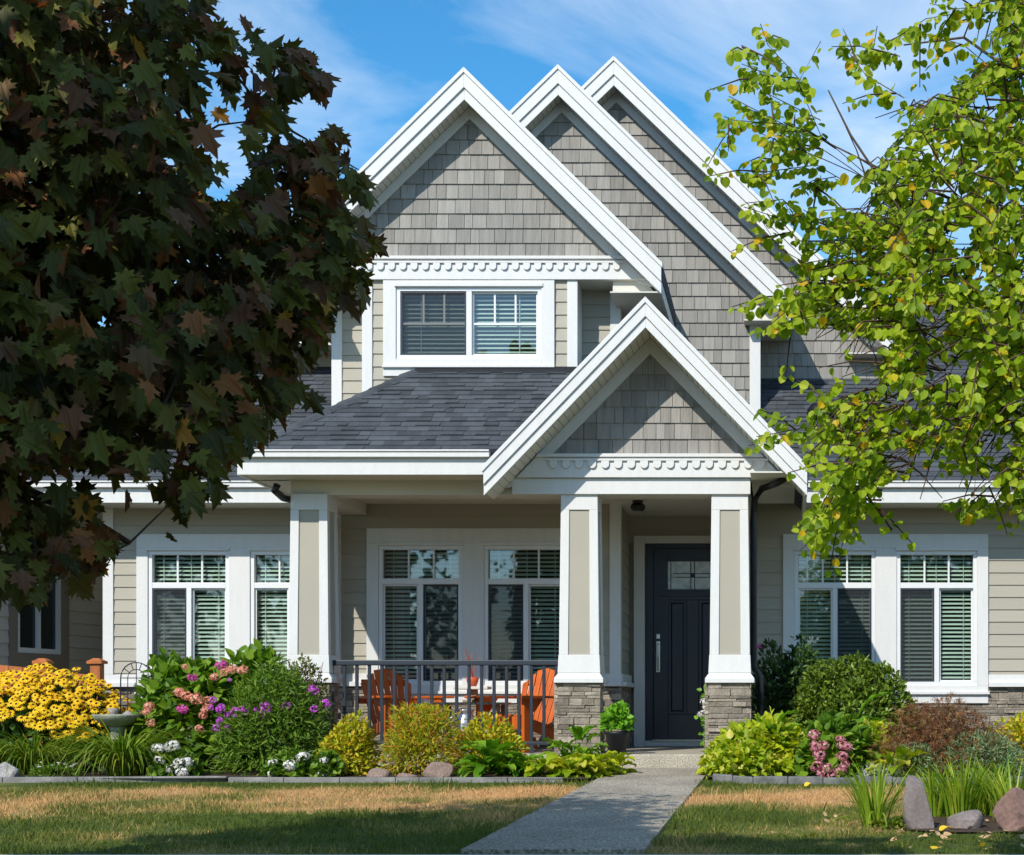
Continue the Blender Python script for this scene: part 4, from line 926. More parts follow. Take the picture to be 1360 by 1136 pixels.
# -- heart-leaved katsura on the right
M['kat_leaf'] = LEAF('katsura_leaf', [(0, (.13, .22, .010)), (.4, (.25, .37, .012)), (.72, (.38, .48, .018)), (.93, (.48, .55, .06)), (.965, (.62, .50, .02)), (1, (.75, .42, .02))], rough=.45, trans=.5, spec=.3, tint=(1.3, 1.3, .4))
def katsura():
    tx, ty = 1.31, 6.4
    t = thing('katsura_tree', (tx, ty, ground(9)-.02), 'bright green katsura tree with round leaves, some turning yellow, on the right', 'tree')
    out = [(1270, -350), (1900, -350), (1900, 620), (1480, 680), (1345, 668), (1325, 610), (1290, 660), (1262, 560), (1215, 620), (1180, 640), (1140, 690), (1095, 700), (1075, 700), (1120, 640), (1115, 600), (1090, 565), (1110, 535), (1150, 520), (1130, 470), (1090, 430), (1050, 415), (1060, 390), (1085, 350), (1095, 310), (1130, 280), (1170, 240), (1150, 235), (1200, 200), (1215, 150), (1235, 115), (1285, 100), (1320, 85)]
    gaps = [[(1120, 250), (1165, 258), (1160, 285), (1118, 280)], [(1225, 400), (1260, 420), (1255, 450), (1220, 455)], [(1170, 600), (1230, 590), (1225, 625), (1165, 625)], [(1250, 300), (1285, 305), (1290, 325), (1255, 320)]]
    N = 12000; gaps += [[(1095, 245), (1150, 232), (1178, 205), (1190, 150), (1165, 130), (1090, 190)], [(1100, 430), (1165, 455), (1170, 520), (1090, 500), (1010, 470)], [(1190, 628), (1320, 628), (1335, 668), (1150, 672)], [(1230, 470), (1262, 480), (1255, 520), (1225, 515)], [(1235, 240), (1275, 235), (1280, 262), (1240, 268)], [(1300, 570), (1345, 575), (1340, 610), (1300, 605)], [(1290, 120), (1330, 130), (1325, 155), (1290, 150)]]
    px = nr.uniform(1000, 1900, N); py = nr.uniform(-350, 710, N); keep = inpoly(px, py, out)
    for g in gaps: keep &= ~inpoly(px, py, g)
    px, py = px[keep], py[keep]; depth = 6.4+nr.uniform(-1, 1, len(px))*np.clip((px-990)/260, .2, 1.0)*.75
    c = to_world(px, py, depth); d0 = c-np.array([tx, ty, 2.1]); c = c[(d0[:, 0]/1.8)**2+(d0[:, 1]/1.3)**2+(d0[:, 2]/2.3)**2 < 1.3]; c = c[nr.permutation(len(c))[:2700]]
    P_, A_, N_, S_ = [], [], [], []; tw = MB()
    def sprig(pts, n, s0, s1, r0=.0045):
        """paired round leaves along an arching twig"""
        pts = [np.array(p) for p in pts]; tw.tube(pts, list(np.linspace(r0, .0016, len(pts))), 4, cap=False)
        for j in range(n):
            f = (j+.5)/n*(len(pts)-1); k = min(int(f), len(pts)-2); p = pts[k]+(pts[k+1]-pts[k])*(f-k); d = unit(pts[k+1]-pts[k]); sd_ = unit(np.cross(d, [0, 0, 1])+1e-6)
            for sg in (-1, 1):
                if rng.random() < .12: continue
                a = unit(d*.3+sd_*sg*.65+np.array([0, -.1, -.62])+rnd(1, .28)[0]); P_.append(p+a*.018); A_.append(a)
                N_.append(unit(np.array([0, -.62, .58])+rnd(1, .36)[0])); S_.append(rng.uniform(s0, s1)*(1-.25*j/n))
    for q in c:
        o = unit((q-np.array([tx, ty, 2.0]))*np.array([1, 1, .25])+rnd(1, .5)[0]); ln_ = rng.uniform(.17, .34)
        sprig([q-o*ln_*.5, q+np.array([0, 0, .02]), q+o*ln_*.5+np.array([0, 0, -.07])], rng.randint(6, 9), .028, .050)
    hero = [[(1190, 265), (1110, 210), (1040, 165), (968, 128)], [(1180, 215), (1090, 160), (1010, 120), (985, 60)], [(1170, 190), (1075, 120), (1020, 60), (1010, 32)], [(1120, 190), (1040, 165), (975, 160), (962, 155)], [(1160, 240), (1090, 180), (1060, 110), (1090, 55)], [(1120, 200), (1060, 175), (1010, 150), (990, 145)], [(1100, 170), (1050, 110), (1010, 95), (985, 85)],
            [(1200, 300), (1120, 240), (1060, 205), (1010, 215)], [(1180, 250), (1090, 210), (1040, 190), (1012, 178)], [(1150, 240), (1080, 220), (1020, 228), (1000, 236)], [(1190, 240), (1110, 235), (1080, 240), (1060, 250)],
            [(1340, 110), (1280, 60), (1210, 40), (1180, 55)], [(1360, 20), (1290, 15), (1230, 25), (1175, 60)], [(1360, 5), (1310, 8), (1270, 12), (1235, 5)], [(1230, 130), (1195, 75), (1160, 65), (1165, 35)], [(1250, 160), (1200, 130), (1150, 100), (1120, 60)],
            [(1150, 370), (1080, 385), (1030, 400), (985, 410)], [(1130, 400), (1080, 420), (1040, 430), (1000, 440)], [(1120, 340), (1070, 350), (1035, 330), (1000, 275)], [(1120, 320), (1060, 320), (1035, 290), (988, 275)], [(1100, 300), (1050, 285), (1040, 265), (990, 270)],
            [(1170, 545), (1110, 565), (1050, 580), (995, 592)], [(1180, 560), (1120, 560), (1060, 570), (1005, 580)], [(1170, 600), (1120, 620), (1090, 640), (1080, 600)], [(1200, 620), (1140, 650), (1100, 680), (1068, 702)], [(1190, 620), (1150, 660), (1125, 690), (1140, 715)], [(1180, 580), (1130, 610), (1090, 660), (1075, 680)], [(1180, 480), (1120, 500), (1085, 540), (1080, 560)],
            [(1130, 660), (1105, 690), (1085, 705), (1065, 708)], [(1210, 600), (1150, 640), (1110, 670), (1095, 695)], [(1260, 560), (1220, 590), (1190, 610), (1160, 640)], [(1360, 600), (1340, 640), (1310, 670), (1290, 680)], [(1340, 600), (1320, 640), (1300, 660), (1285, 690)], [(1290, 560), (1240, 580), (1200, 600), (1170, 615)]]
    for hi, h in enumerate(hero):
        yy = 6.2+rng.uniform(-.25, .25); pts = [to_world(np.array([a]), np.array([b]), np.array([yy+.12*i*rng.uniform(-1, 1)]))[0] for i, (a, b) in enumerate(h)]
        if (hi < 11 or hi in (14, 15)) and hi not in (0, 4, 8): pts = pts[1:]
        sprig(pts, 18, .028, .047, .0020)
        for _ in range(2):
            k = rng.randint(0, len(pts)-2); q = pts[k]+(pts[k+1]-pts[k])*rng.random(); d = unit(pts[k+1]-pts[k]+rnd(1, .12)[0]); sprig([q, q+d*.12, q+d*.24+np.array([0, 0, -.03])], 6, .03, .05)
    P_, A_, N_, S_ = map(np.array, (P_, A_, N_, S_)); e = P_+A_*S_[:, None]*.5; qx, qy = VX+e[:, 0]*F/e[:, 1], VY-(e[:, 2]-ZC)*F/e[:, 1]; k_ = np.ones(len(P_), bool)
    for g in gaps: k_ &= ~(inpoly(qx, qy, g) & (nr.random(len(qx)) < .9))
    leafmesh('crown', 'kat_leaf', P_[k_], A_[k_], N_[k_], S_[k_], 'round', t)
    tw.build('twigs', 'twig', t)
    mb = MB(); mb.tube([(tx, ty, ground(9)-.1), (tx-.02, ty, .8), (tx+.03, ty, 1.8), (tx, ty, 4.6)], [.09, .07, .055, .015], 10); mb.build('trunk', 'bark', t, smooth=True)
    mb = MB(); limbs = []
    for pts, yy in (([(1480, 500), (1330, 420), (1230, 330), (1130, 180), (1100, 120)], 6.32), ([(1480, 560), (1350, 480), (1240, 400), (1130, 380), (1060, 375)], 6.42), ([(1490, 420), (1330, 290), (1200, 240), (1100, 190)], 6.52), ([(1480, 600), (1340, 560), (1200, 520), (1110, 560)], 6.22), ([(1480, 640), (1340, 540), (1250, 560), (1160, 620)], 6.32), ([(1480, 300), (1380, 120), (1280, 50), (1200, 60)], 6.52), ([(1490, 350), (1400, 200), (1300, 160), (1210, 140)], 6.22), ([(1480, 200), (1420, -50), (1360, -200)], 6.42), ([(1480, 250), (1600, 50), (1680, -100)], 6.42), ([(1490, 450), (1620, 300), (1760, 220)], 6.42)):
        l = [to_world(np.array([a]), np.array([b]), np.array([yy]))[0] for a, b in pts]; dense = [l[i]+(l[i+1]-l[i])*s for i in range(len(l)-1) for s in (0, .25, .5, .75)]+[l[-1]]
        limbs.append(dense); mb.tube(l, list(np.linspace(.010, .003, len(l))), 6)
    pts = np.array([p for l in limbs for p in l])
    for q in c[::2]:
        k = np.argmin(((pts-q)**2).sum(1)); a, b = Vector(pts[k]), Vector(q)
        if (b-a).length > .34: continue
        mb.tube([a, a.lerp(b, .5)+Vector((0, 0, .03)), b], [.0035, .0025, .0015], 4, cap=False)
    mb.build('branches', 'bark', t, smooth=True)
katsura()
# -- big shade tree on the street side, out of the frame: its shade falls on the maple and the front of the lawn
t = thing('shade_tree', (-5.6, .9, -.4), 'large leafy street tree out of the frame to the left of the camera', 'tree')
mb = MB(); mb.tube([(-5.6, .9, -.5), (-5.6, .95, 2.5), (-5.5, 1.0, 5.5)], [.3, .24, .1], 10); mb.build('trunk', 'bark', t, smooth=True)
crown_leaves('crown', 'leaf_far', t, (-5.3, .9, 6.2), (2.3, 1.9, 2.0), 3300, .34, lobes=44, keep=lambda p: shade_ok(p) & sunfleck(p, 5.35, .02))

# ================================================================= GARDEN
G = ground
def leafmat(key, *stops, **k): M[key] = LEAF(key, list(stops), **k)
leafmat('hyd_leaf', (0, (.05, .12, .008)), (.5, (.11, .22, .011)), (1, (.20, .31, .02)), rough=.42, trans=.3)
leafmat('phlox_leaf', (0, (.055, .12, .009)), (.5, (.11, .21, .013)), (1, (.20, .30, .028)), trans=.3)
leafmat('olive_leaf', (0, (.06, .09, .02)), (.5, (.13, .15, .035)), (1, (.24, .22, .07)), trans=.3)
leafmat('gold_leaf', (0, (.20, .28, .012)), (.45, (.46, .46, .016)), (.8, (.64, .54, .022)), (1, (.62, .32, .035)), trans=.35, tint=(1.1, 1.1, .5))
leafmat('nandina_leaf', (0, (.17, .25, .014)), (.45, (.38, .42, .016)), (.72, (.56, .50, .02)), (.90, (.64, .30, .04)), (1, (.60, .17, .03)), trans=.35, tint=(1.1, 1.05, .5))
leafmat('hosta_leaf', (0, (.07, .19, .010)), (.6, (.15, .32, .016)), (1, (.26, .40, .03)), rough=.35, trans=.35)
leafmat('lime_leaf', (0, (.18, .30, .010)), (.5, (.36, .45, .014)), (.85, (.52, .54, .02)), (1, (.64, .58, .12)), rough=.42, trans=.38, tint=(1.1, 1.15, .5))
leafmat('strap_leaf', (0, (.08, .16, .012)), (.6, (.17, .26, .018)), (1, (.33, .37, .05)), rough=.4, trans=.35)
leafmat('iris_leaf', (0, (.12, .23, .018)), (.6, (.26, .38, .025)), (1, (.44, .47, .06)), rough=.4, trans=.4)
leafmat('box_leaf', (0, (.05, .09, .008)), (.5, (.105, .175, .012)), (1, (.21, .28, .03)), rough=.38, trans=.22)
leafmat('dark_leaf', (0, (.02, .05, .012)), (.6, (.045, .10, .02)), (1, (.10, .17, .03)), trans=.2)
leafmat('lace_leaf', (0, (.09, .045, .02)), (.5, (.21, .085, .035)), (.85, (.34, .15, .055)), (1, (.34, .24, .08)), trans=.35)
leafmat('blue_leaf', (0, (.09, .16, .07)), (.6, (.17, .27, .12)), (1, (.27, .36, .17)), trans=.2)
leafmat('basil_leaf', (0, (.09, .25, .010)), (1, (.22, .46, .03)), rough=.4, trans=.35)
leafmat('daisy_leaf', (0, (.025, .07, .012)), (1, (.07, .14, .025)), trans=.25)
leafmat('silver_leaf', (0, (.38, .42, .36)), (1, (.62, .64, .58)), trans=.2)
leafmat('pink_petal', (0, (.62, .14, .36)), (.6, (.72, .22, .46)), (1, (.78, .36, .52)), rough=.55, trans=.3, tint=(1.1, .9, .9))
leafmat('magenta_petal', (0, (.62, .05, .36)), (1, (.76, .14, .50)), rough=.55, trans=.3, tint=(1.1, .9, .9))
leafmat('salmon_petal', (0, (.72, .26, .18)), (.6, (.84, .42, .30)), (1, (.86, .56, .42)), rough=.6, trans=.3, tint=(1.1, .9, .8))
leafmat('phlox_petal', (0, (.52, .05, .56)), (.6, (.66, .12, .66)), (1, (.74, .30, .74)), rough=.55, trans=.3, tint=(1, .9, 1))
leafmat('white_petal', (0, (.78, .75, .70)), (.8, (.88, .87, .85)), (1, (.78, .64, .54)), rough=.55, trans=.3, tint=(1, 1, .95))
leafmat('dusty_petal', (0, (.55, .16, .22)), (.5, (.68, .28, .34)), (1, (.76, .46, .46)), rough=.6, trans=.3, tint=(1.1, .9, .9))
leafmat('yellow_petal', (0, (.82, .44, .006)), (.5, (.88, .58, .008)), (1, (.90, .66, .02)), rough=.5, trans=.3, tint=(1, .95, .5))
M['cone'] = P('daisy_cone', (.035, .014, .008), .9, .3, 40)

def plant(name, x, y, label, cat='plant', group=None): return thing(name, (x, y, G(y)), label, cat, group)
def dome(t, mat, x, y, z0, rx, ry, h, n, size, shape='oval', name='foliage', up=.25, droop=-.1, fill=.45, bumps=16, seed=None, pn=2.4, amp=1.15):
    """leaf mass: an uneven dome of small leaves on bumpy shells, thinning towards the inside"""
    u = nr.uniform(-1, 1, n); a = nr.uniform(0, 2*math.pi, n); zz = np.abs(u)**.8; rr = np.sqrt(np.maximum(0, 1-zz**2))
    d = np.stack([rr*np.cos(a), rr*np.sin(a), zz], 1)
    d = d/(np.abs(d)**pn).sum(1, keepdims=True)**(1/pn)
    bd = unit(nr.normal(size=(bumps, 3))*np.array([1, 1, .7])+np.array([0, 0, .35])); bs_ = nr.uniform(-.22, .20, bumps)*amp
    m = 1+(np.exp(-((d[:, None]-bd[None])**2).sum(2)/.085)*bs_).sum(1)
    k = (1-fill*nr.random(n)**1.6)*m
    p = np.stack([x+d[:, 0]*rx*k, y+d[:, 1]*ry*k, z0+.03+d[:, 2]*h*k], 1)
    ax = d*.75+rnd(n, .5)+np.array([0, 0, droop]); nn = d*.6+np.array([0, -.15, up+.35])+rnd(n, .42)
    return leafmesh(name, mat, p, ax, nn, nr.uniform(.65, 1.25, n)*size, shape, t)
def stems(t, x, y, z0, rx, ry, h, n, mat='twig', r0=.006):
    mb = MB()
    for _ in range(n):
        a = rng.uniform(0, 6.28); k = rng.random()**.5*.8; q = Vector((x+rng.uniform(-.06, .06), y+rng.uniform(-.06, .06), z0-.03)); e = Vector((x+math.cos(a)*rx*k, y+math.sin(a)*ry*k, z0+h*rng.uniform(.6, .92)))
        mb.tube([q, q.lerp(e, .5)+Vector((0, 0, .05*h)), e], [r0, r0*.8, r0*.4], 4, cap=False)
    mb.build('stems', mat, t)
HEADS = {}
def head_mesh(mat, kind):
    if (mat, kind) in HEADS: return HEADS[mat, kind]
    n = {'ball': 60, 'loose': 26, 'flat': 34}[kind]; d = unit(nr.normal(size=(n, 3)));
    if kind == 'flat': d[:, 2] = np.abs(d[:, 2])
    p = d*np.array([1, 1, .8])*nr.uniform(.78, 1.02, (n, 1)); ax = np.cross(d, rnd(n)); o = leafmesh('bloom', mat, p, ax, d+rnd(n, .18), .62 if kind != 'loose' else .72, 'floret')
    me = o.data; bpy.data.objects.remove(o); HEADS[mat, kind] = me; return me
def bloom(t, mat, kind, p, r, name='flower_head'):
    o = bpy.data.objects.new(name, head_mesh(mat, kind)); COL.objects.link(o); o.parent = t; o.location = Vector(p)-ORG[t.name]
    r *= 1.12; o.scale = (r, r, r*rng.uniform(.8, 1.0)); o.rotation_euler = (rng.uniform(-.4, .4), rng.uniform(-.4, .4), rng.uniform(0, 6)); return o
def straps(t, mat, x, y, z0, n, l, wd, spread=.7, arch=.9, name='blades', upright=0.0, rbase=.06):
    """arching strap leaves from a crown"""
    V, fs = [], []; seg = 6
    for _ in range(n):
        a = rng.uniform(0, 6.283); ll = l*rng.uniform(.6, 1.1); e0 = rng.uniform(.25, spread)*(1-upright); wv = wd*rng.uniform(.7, 1.2); b = len(V)
        dx, dy = math.cos(a), math.sin(a); px, pz = rng.random()*rbase, 0.0; tw = rng.uniform(-.6, .6)
        ang = math.pi/2-e0*.7; bend = arch*rng.uniform(.5, 1.35)*(1-upright)/seg*1.9
        for i in range(seg+1):
            f = i/seg; hw = wv*(.75+.5*f if f < .45 else (1-f)/.55*.98+.02)
            sx, sy = -dy*math.cos(tw)*hw, dx*math.cos(tw)*hw
            c = (x+dx*px, y+dy*px, z0+pz); V += [(c[0]-sx, c[1]-sy, c[2]+hw*.5), c, (c[0]+sx, c[1]+sy, c[2]+hw*.5)]
            px += math.cos(ang)*ll/seg; pz += math.sin(ang)*ll/seg; ang -= bend*(1+f)
            pz = max(pz, .004)
        for i in range(seg):
            q = b+3*i; fs += [(q, q+1, q+4, q+3), (q+1, q+2, q+5, q+4)]
    me = bpy.data.meshes.new(name); me.from_pydata(V, [], fs); me.materials.append(M[mat]); me.update(); return link(name, me, t)
def rosette(t, mat, x, y, z0, n, l, wd, h=.2, name='leaves', spread=1.0, shape_pow=1.0, tilt=(.15, 1.15)):
    """broad cupped leaves on arching stalks"""
    V, fs = [], []; seg = 7; cr = 5
    for i_ in range(n):
        a = i_*2.39996+rng.uniform(-.3, .3); r_ = (i_+.5)/n; e = math.pi/2-(tilt[0]+(tilt[1]-tilt[0])*r_)*rng.uniform(.8, 1.15); ll = l*rng.uniform(.75, 1.15); b = len(V)
        dx, dy = math.cos(a), math.sin(a); st = h*(1-.45*r_)*rng.uniform(.7, 1.2); px = math.cos(e)*st; pz = math.sin(e)*st; roll = rng.uniform(-.35, .35); ang = e-.25; pts = []
        for i in range(seg+1):
            f = i/seg; hw = wd*ll*(math.sin(math.pi*min(1, f*.93+.04))**.8)*(1-.25*f)
            for j in range(cr):
                s_ = (j-2)/2; up_ = .30*hw*s_*s_+roll*hw*s_+.012*math.sin(f*21+j*2+i_)
                V.append((x+dx*px-dy*s_*hw-math.sin(ang)*dx*up_*.5, y+dy*px+dx*s_*hw-math.sin(ang)*dy*up_*.5, max(.008+z0, z0+pz+up_)))
            px += math.cos(ang)*ll/seg; pz += math.sin(ang)*ll/seg; ang -= 1.5/seg*rng.uniform(.6, 1.3)
        for i in range(seg):
            for j in range(cr-1): q = b+cr*i+j; fs.append((q, q+1, q+cr+1, q+cr))
    me = bpy.data.meshes.new(name); me.from_pydata(V, [], fs); me.materials.append(M[mat]); me.update(); o = link(name, me, t, smooth=True); return o
def boulder(name, mat, px, y, w_, h, label, d=None, pts=None, group=None, cat='stone', sink=.04, tip=0):
    x = X(px, y); d = d or w_*.7
    r = random.Random(int(px*7)); mb = MB(); n = 14
    import bmesh as _b
    bm = _b.new(); _b.ops.create_icosphere(bm, subdivisions=3, radius=1)
    cuts = [(Vector((r.gauss(0, 1), r.gauss(0, 1), r.gauss(.15, .8))).normalized(), r.uniform(.60, .86)) for _ in range(20)]
    for v in bm.verts:
        c = v.co
        if pts: c = v.co = Vector([math.copysign(abs(q)**.55, q) for q in c])*.92
        for q, dd in cuts:
            e = c.dot(q)-dd
            if e > 0: c -= q*e*.93
        if pts: 
            f = (c.z+1)/2; k = np.interp(f, [p[0] for p in pts], [p[1] for p in pts]); sh = np.interp(f, [p[0] for p in pts], [p[2] for p in pts]); c.x = c.x*k+sh; c.y *= max(.35, k)
        v.co = Vector((x+c.x*w_/2*1.12, y+c.y*d/2, G(y)-sink+(c.z+.86)/1.72*(h+sink)))
    me = bpy.data.meshes.new(name); bm.to_mesh(me); bm.free(); me.materials.append(M[mat])
    o = link(name, me, None, (x, y, G(y))); m2 = o.modifiers.new('bevel', 'BEVEL'); m2.width = .004; m2.limit_method = 'ANGLE'; m2.angle_limit = R(25)
    return tag(o, label, cat, group)

# -- kerb stones along the beds
def kerb(name, pts, w_, h, step, label, rough):
    t = thing(name, (pts[0][0], pts[0][1], G(pts[0][1])), label, 'garden edging'); r = random.Random(len(pts)*3)
    for (xa, ya), (xb, yb) in zip(pts, pts[1:]):
        L_ = math.hypot(xb-xa, yb-ya); n = max(1, round(L_/step)); 
        for i in range(n):
            f0, f1 = i/n, (i+1)/n; g = .0022/L_; f0 += g; f1 -= g; j = lambda s: r.uniform(-s, s) if rough else 0
            a = (xa+(xb-xa)*f0, ya+(yb-ya)*f0+j(.012)); b = (xa+(xb-xa)*f1, ya+(yb-ya)*f1+j(.012)); hz = h+j(.008)
            mb = MB(); za, zb_ = G(a[1]), G(b[1]); mb.hexa([(a[0], a[1], za-.08), (b[0], b[1], zb_-.08), (b[0], b[1]+w_, zb_-.08), (a[0], a[1]+w_, za-.08), (a[0], a[1]+.012, za+hz), (b[0], b[1]+.012, zb_+hz), (b[0], b[1]+w_-.01, zb_+hz), (a[0], a[1]+w_-.01, za+hz)])
            mb.build('kerb_stone', 'kerb_rough' if rough else 'kerb', t, bevel=.010 if rough else .006)
kerb('garden_edging', [(-9.4, 14.0), (X(300, 14.32), 14.32)], .11, .048, .62, 'grey concrete garden edging in front of the daisies and day lilies', False)
kerb('garden_edging', [(X(302, 14.22), 14.22), (X(748, 14.2), 14.2)], .10, .045, .5, 'pale concrete garden edging from the phlox to the path', False)
kerb('garden_edging', [(X(946, 14.35), 14.35), (X(1000, 14.0), 14.02), (X(1140, 13.95), 13.97), (4.2, 13.9)], .13, .065, .30, 'rough grey stone garden edging along the right planting bed', True)

# -- left bed, from the left edge
x, y = X(64, 15.75), 15.75
t = plant('yellow_daisies', x, y, 'broad mound of yellow daisies with dark centres in front of the fence', 'flowers')
dome(t, 'daisy_leaf', x, y, 0, .78, .72, .74, 3000, .10, 'oval', fill=.5)
stems(t, x, y, 0, .7, .6, .86, 40, 'stem', .004)
fl = MB()
for i in range(12):
    a = i*2*math.pi/12; ca, sa = math.cos(a), math.sin(a); q = lambda r_, w_, z: (ca*r_-sa*w_, sa*r_+ca*w_, z)
    fl.face([q(.18, -.10, .05), q(.6, -.2, .04), q(1.0, -.02, -.16), q(1.0, .02, -.16), q(.6, .2, .04), q(.18, .10, .05)])
fl.cur = 1; fl.lathe((0, 0, 0), [(.27, -.02), (.28, .10), (.18, .22), (.05, .26)], 8)
fme = fl.mesh('blossom', ['yellow_petal', 'cone'])
sp_ = []
while len(sp_) < 720:
    u, a = rng.uniform(-.10, 1), rng.uniform(math.pi*.92, math.pi*2.08); rr = math.sqrt(max(0, 1-max(u, 0)**2)); k = rng.uniform(.93, 1.07)
    p = Vector((x+rr*math.cos(a)*.86*k, y+rr*math.sin(a)*.80*k, .03+(.18+.82*max(u, 0.02))*.93*k+rng.uniform(-.03, .03)))
    if p.z < .40+.10*math.sin(p.x*5): continue
    sp_.append((p, Vector((rr*math.cos(a)*.45+rng.gauss(0, .25), rr*math.sin(a)*.55-.35+rng.gauss(0, .25), .75)).normalized(), rng.uniform(.036, .050)))
sp_.sort(key=lambda q: q[0].y)
for p, d, s_ in sp_[:100]:
    o = bpy.data.objects.new('blossom', fme); COL.objects.link(o); o.parent = t; o.location = p-ORG[t.name]; q = d.to_track_quat('Z', 'Y').to_euler(); o.rotation_euler = q; o.scale = (s_,)*3
big = MB(); v0 = np.array(fl.v)
for p, d, s_ in sp_[100:]:
    mrot = np.array(d.to_track_quat('Z', 'Y').to_matrix()); b = len(big.v); big.v += [tuple(q) for q in (v0@mrot.T)*s_+np.array(p)]
    big.f += [[b+i for i in f] for f in fl.f]; big.m += fl.m
tag(big.build('blossoms', ['yellow_petal', 'cone'], t), kind='stuff')

for px, yy, n, l, lab in ((42, 14.95, 260, .74, 'dark green day lily clump below the yellow daisies at the left edge'), (163, 14.78, 380, .86, 'bright arching day lily clump in front of the bird bath'), (-8, 15.0, 120, .62, 'pale green day lily clump cut by the left edge of the picture')):
    t = plant('day_lily', X(px, yy), yy, lab); straps(t, 'strap_leaf', X(px, yy), yy, G(yy)+.02, n, l, .0095, rbase=.14, arch=.98, spread=.95)
t = plant('alyssum', X(75, 14.55), 14.55, 'low tuft of tiny white flowers between the grey rock and the day lily', 'flowers')
dome(t, 'phlox_leaf', X(75, 14.55), 14.55, G(14.55), .24, .14, .10, 500, .045, 'lance')
for i in range(16): bloom(t, 'white_petal', 'flat', (X(75, 14.5)+rng.uniform(-.2, .22), 14.5+rng.uniform(-.08, .05), .07+rng.uniform(0, .05)), rng.uniform(.008, .014), 'blossom')
boulder('garden_rock', 'greyrock', 8, 14.45, .28, .17, 'pale grey rock on the kerb at the lower left corner of the bed')

# hydrangea, phlox and the olive shrub
x, y = X(262, 15.6), 15.6
t = plant('hydrangea', x, y, 'tall hydrangea with pink and salmon flower heads under the left window', 'shrub')
dome(t, 'hyd_leaf', x, y, 0, .62, .5, 1.0, 2100, .115, 'broad', fill=.4, droop=-.25); stems(t, x, y, 0, .5, .4, .9, 26, 'stem')
dome(t, 'hyd_leaf', X(335, 15.7), 15.7, .35, .36, .3, .80, 600, .115, 'broad', name='foliage', fill=.4, droop=-.25)
for px, py, m, r_ in ((290, 883, 'magenta_petal', .052), (257, 900, 'magenta_petal', .046), (246, 942, 'magenta_petal', .052), (308, 889, 'salmon_petal', .05), (326, 890, 'salmon_petal', .05), (284, 899, 'salmon_petal', .046), (300, 893, 'salmon_petal', .04), (262, 928, 'salmon_petal', .06), (250, 924, 'salmon_petal', .05), (234, 920, 'salmon_petal', .045), (240, 918, 'salmon_petal', .04), (272, 932, 'salmon_petal', .056), (198, 938, 'salmon_petal', .046), (196, 945, 'salmon_petal', .04), (200, 960, 'salmon_petal', .04), (268, 950, 'salmon_petal', .042), (264, 968, 'salmon_petal', .042), (249, 886, 'salmon_petal', .03), (275, 942, 'salmon_petal', .04)):
    bloom(t, m, 'ball', (X(px, 15.05), 15.05+rng.uniform(-.08, .08), Z(py, 15.05)), r_)
x, y = X(362, 15.0), 15.0
t = plant('phlox', x, y, 'dense green phlox bush topped with violet flower clusters', 'shrub')
dome(t, 'phlox_leaf', x, y, G(y), .52, .46, .93, 5200, .085, 'lance', fill=.45, droop=-.3); stems(t, x, y, G(y), .42, .36, .75, 40, 'stem', .004)
for px, py, r_ in ((285, 930, .036), (282, 940, .03), (296, 941, .05), (312, 947, .055), (323, 944, .045), (302, 950, .03), (292, 957, .036), (288, 967, .036), (300, 968, .036), (340, 943, .026), (354, 940, .058), (350, 944, .04), (378, 938, .042), (305, 903, .022), (416, 916, .05), (432, 934, .045), (416, 942, .04), (344, 952, .022)):
    bloom(t, 'phlox_petal', 'loose', (X(px, 14.66), 14.66+rng.uniform(-.06, .06), Z(py, 14.66)), r_)
SHT = []
for _ in range(26):                                     # loose shoots standing above the mound
    a, k = rng.uniform(0, 6.28), rng.uniform(.2, .95); q = np.array([x+math.cos(a)*.5*k, y+math.sin(a)*.42*k, G(y)+.93*math.sqrt(1-k*k*.8)]); n_ = 22; f = nr.uniform(-.14, .12, (n_, 1))
    SHT.append((q+f*np.array([math.cos(a)*.35, math.sin(a)*.35, 1.0]), rnd(n_, .6)+np.array([0, 0, -.1]), rnd(n_, .5)+np.array([0, -.4, .6]), nr.uniform(.045, .085, n_)))
leafmesh('foliage', 'phlox_leaf', *[np.concatenate(q) for q in zip(*SHT)], 'lance', t)
x, y = X(396, 15.55), 15.55
t = plant('olive_shrub', x, y, 'wispy olive green shrub in front of the left porch column', 'shrub')
dome(t, 'olive_leaf', x, y, 0, .34, .28, 1.08, 4200, .042, 'oval', fill=.6, bumps=16, up=.1); stems(t, x, y, 0, .34, .26, 1.15, 34)
# shrubs before the porch
x, y = X(463, 14.8), 14.8
t = plant('golden_shrub', x, y, 'rounded yellow green shrub left of the feathery orange tipped shrub', 'shrub', None)
dome(t, 'gold_leaf', x, y, G(y), .30, .27, .52, 2800, .052, 'oval', fill=.6, bumps=22, amp=2.1, pn=2.1); stems(t, x, y, G(y), .25, .2, .45, 24)
x, y = X(560, 14.9), 14.9
t = plant('nandina', x, y, 'feathery shrub with orange tips in front of the porch railing', 'shrub')
dome(t, 'nandina_leaf', x, y, G(y), .35, .28, .62, 5200, .062, 'lance', fill=.6, bumps=24, up=.1, amp=1.9, pn=2.1); stems(t, x, y, G(y), .28, .22, .5, 16)
SHT = []
for _ in range(22):
    a, k = rng.uniform(0, 6.28), rng.uniform(.3, 1.0); q = np.array([x+math.cos(a)*.36*k, y+math.sin(a)*.28*k, G(y)+.60*math.sqrt(1-k*k*.75)]); n_ = 26; f = nr.uniform(-.10, .10, (n_, 1))
    SHT.append((q+f*np.array([math.cos(a)*.6, math.sin(a)*.5, 1.0]), rnd(n_, .5)+np.array([0, 0, .2]), rnd(n_, .5)+np.array([0, -.4, .6]), nr.uniform(.035, .065, n_)))
leafmesh('foliage', 'nandina_leaf', *[np.concatenate(q) for q in zip(*SHT)], 'lance', t)
x, y = X(650, 15.15), 15.15
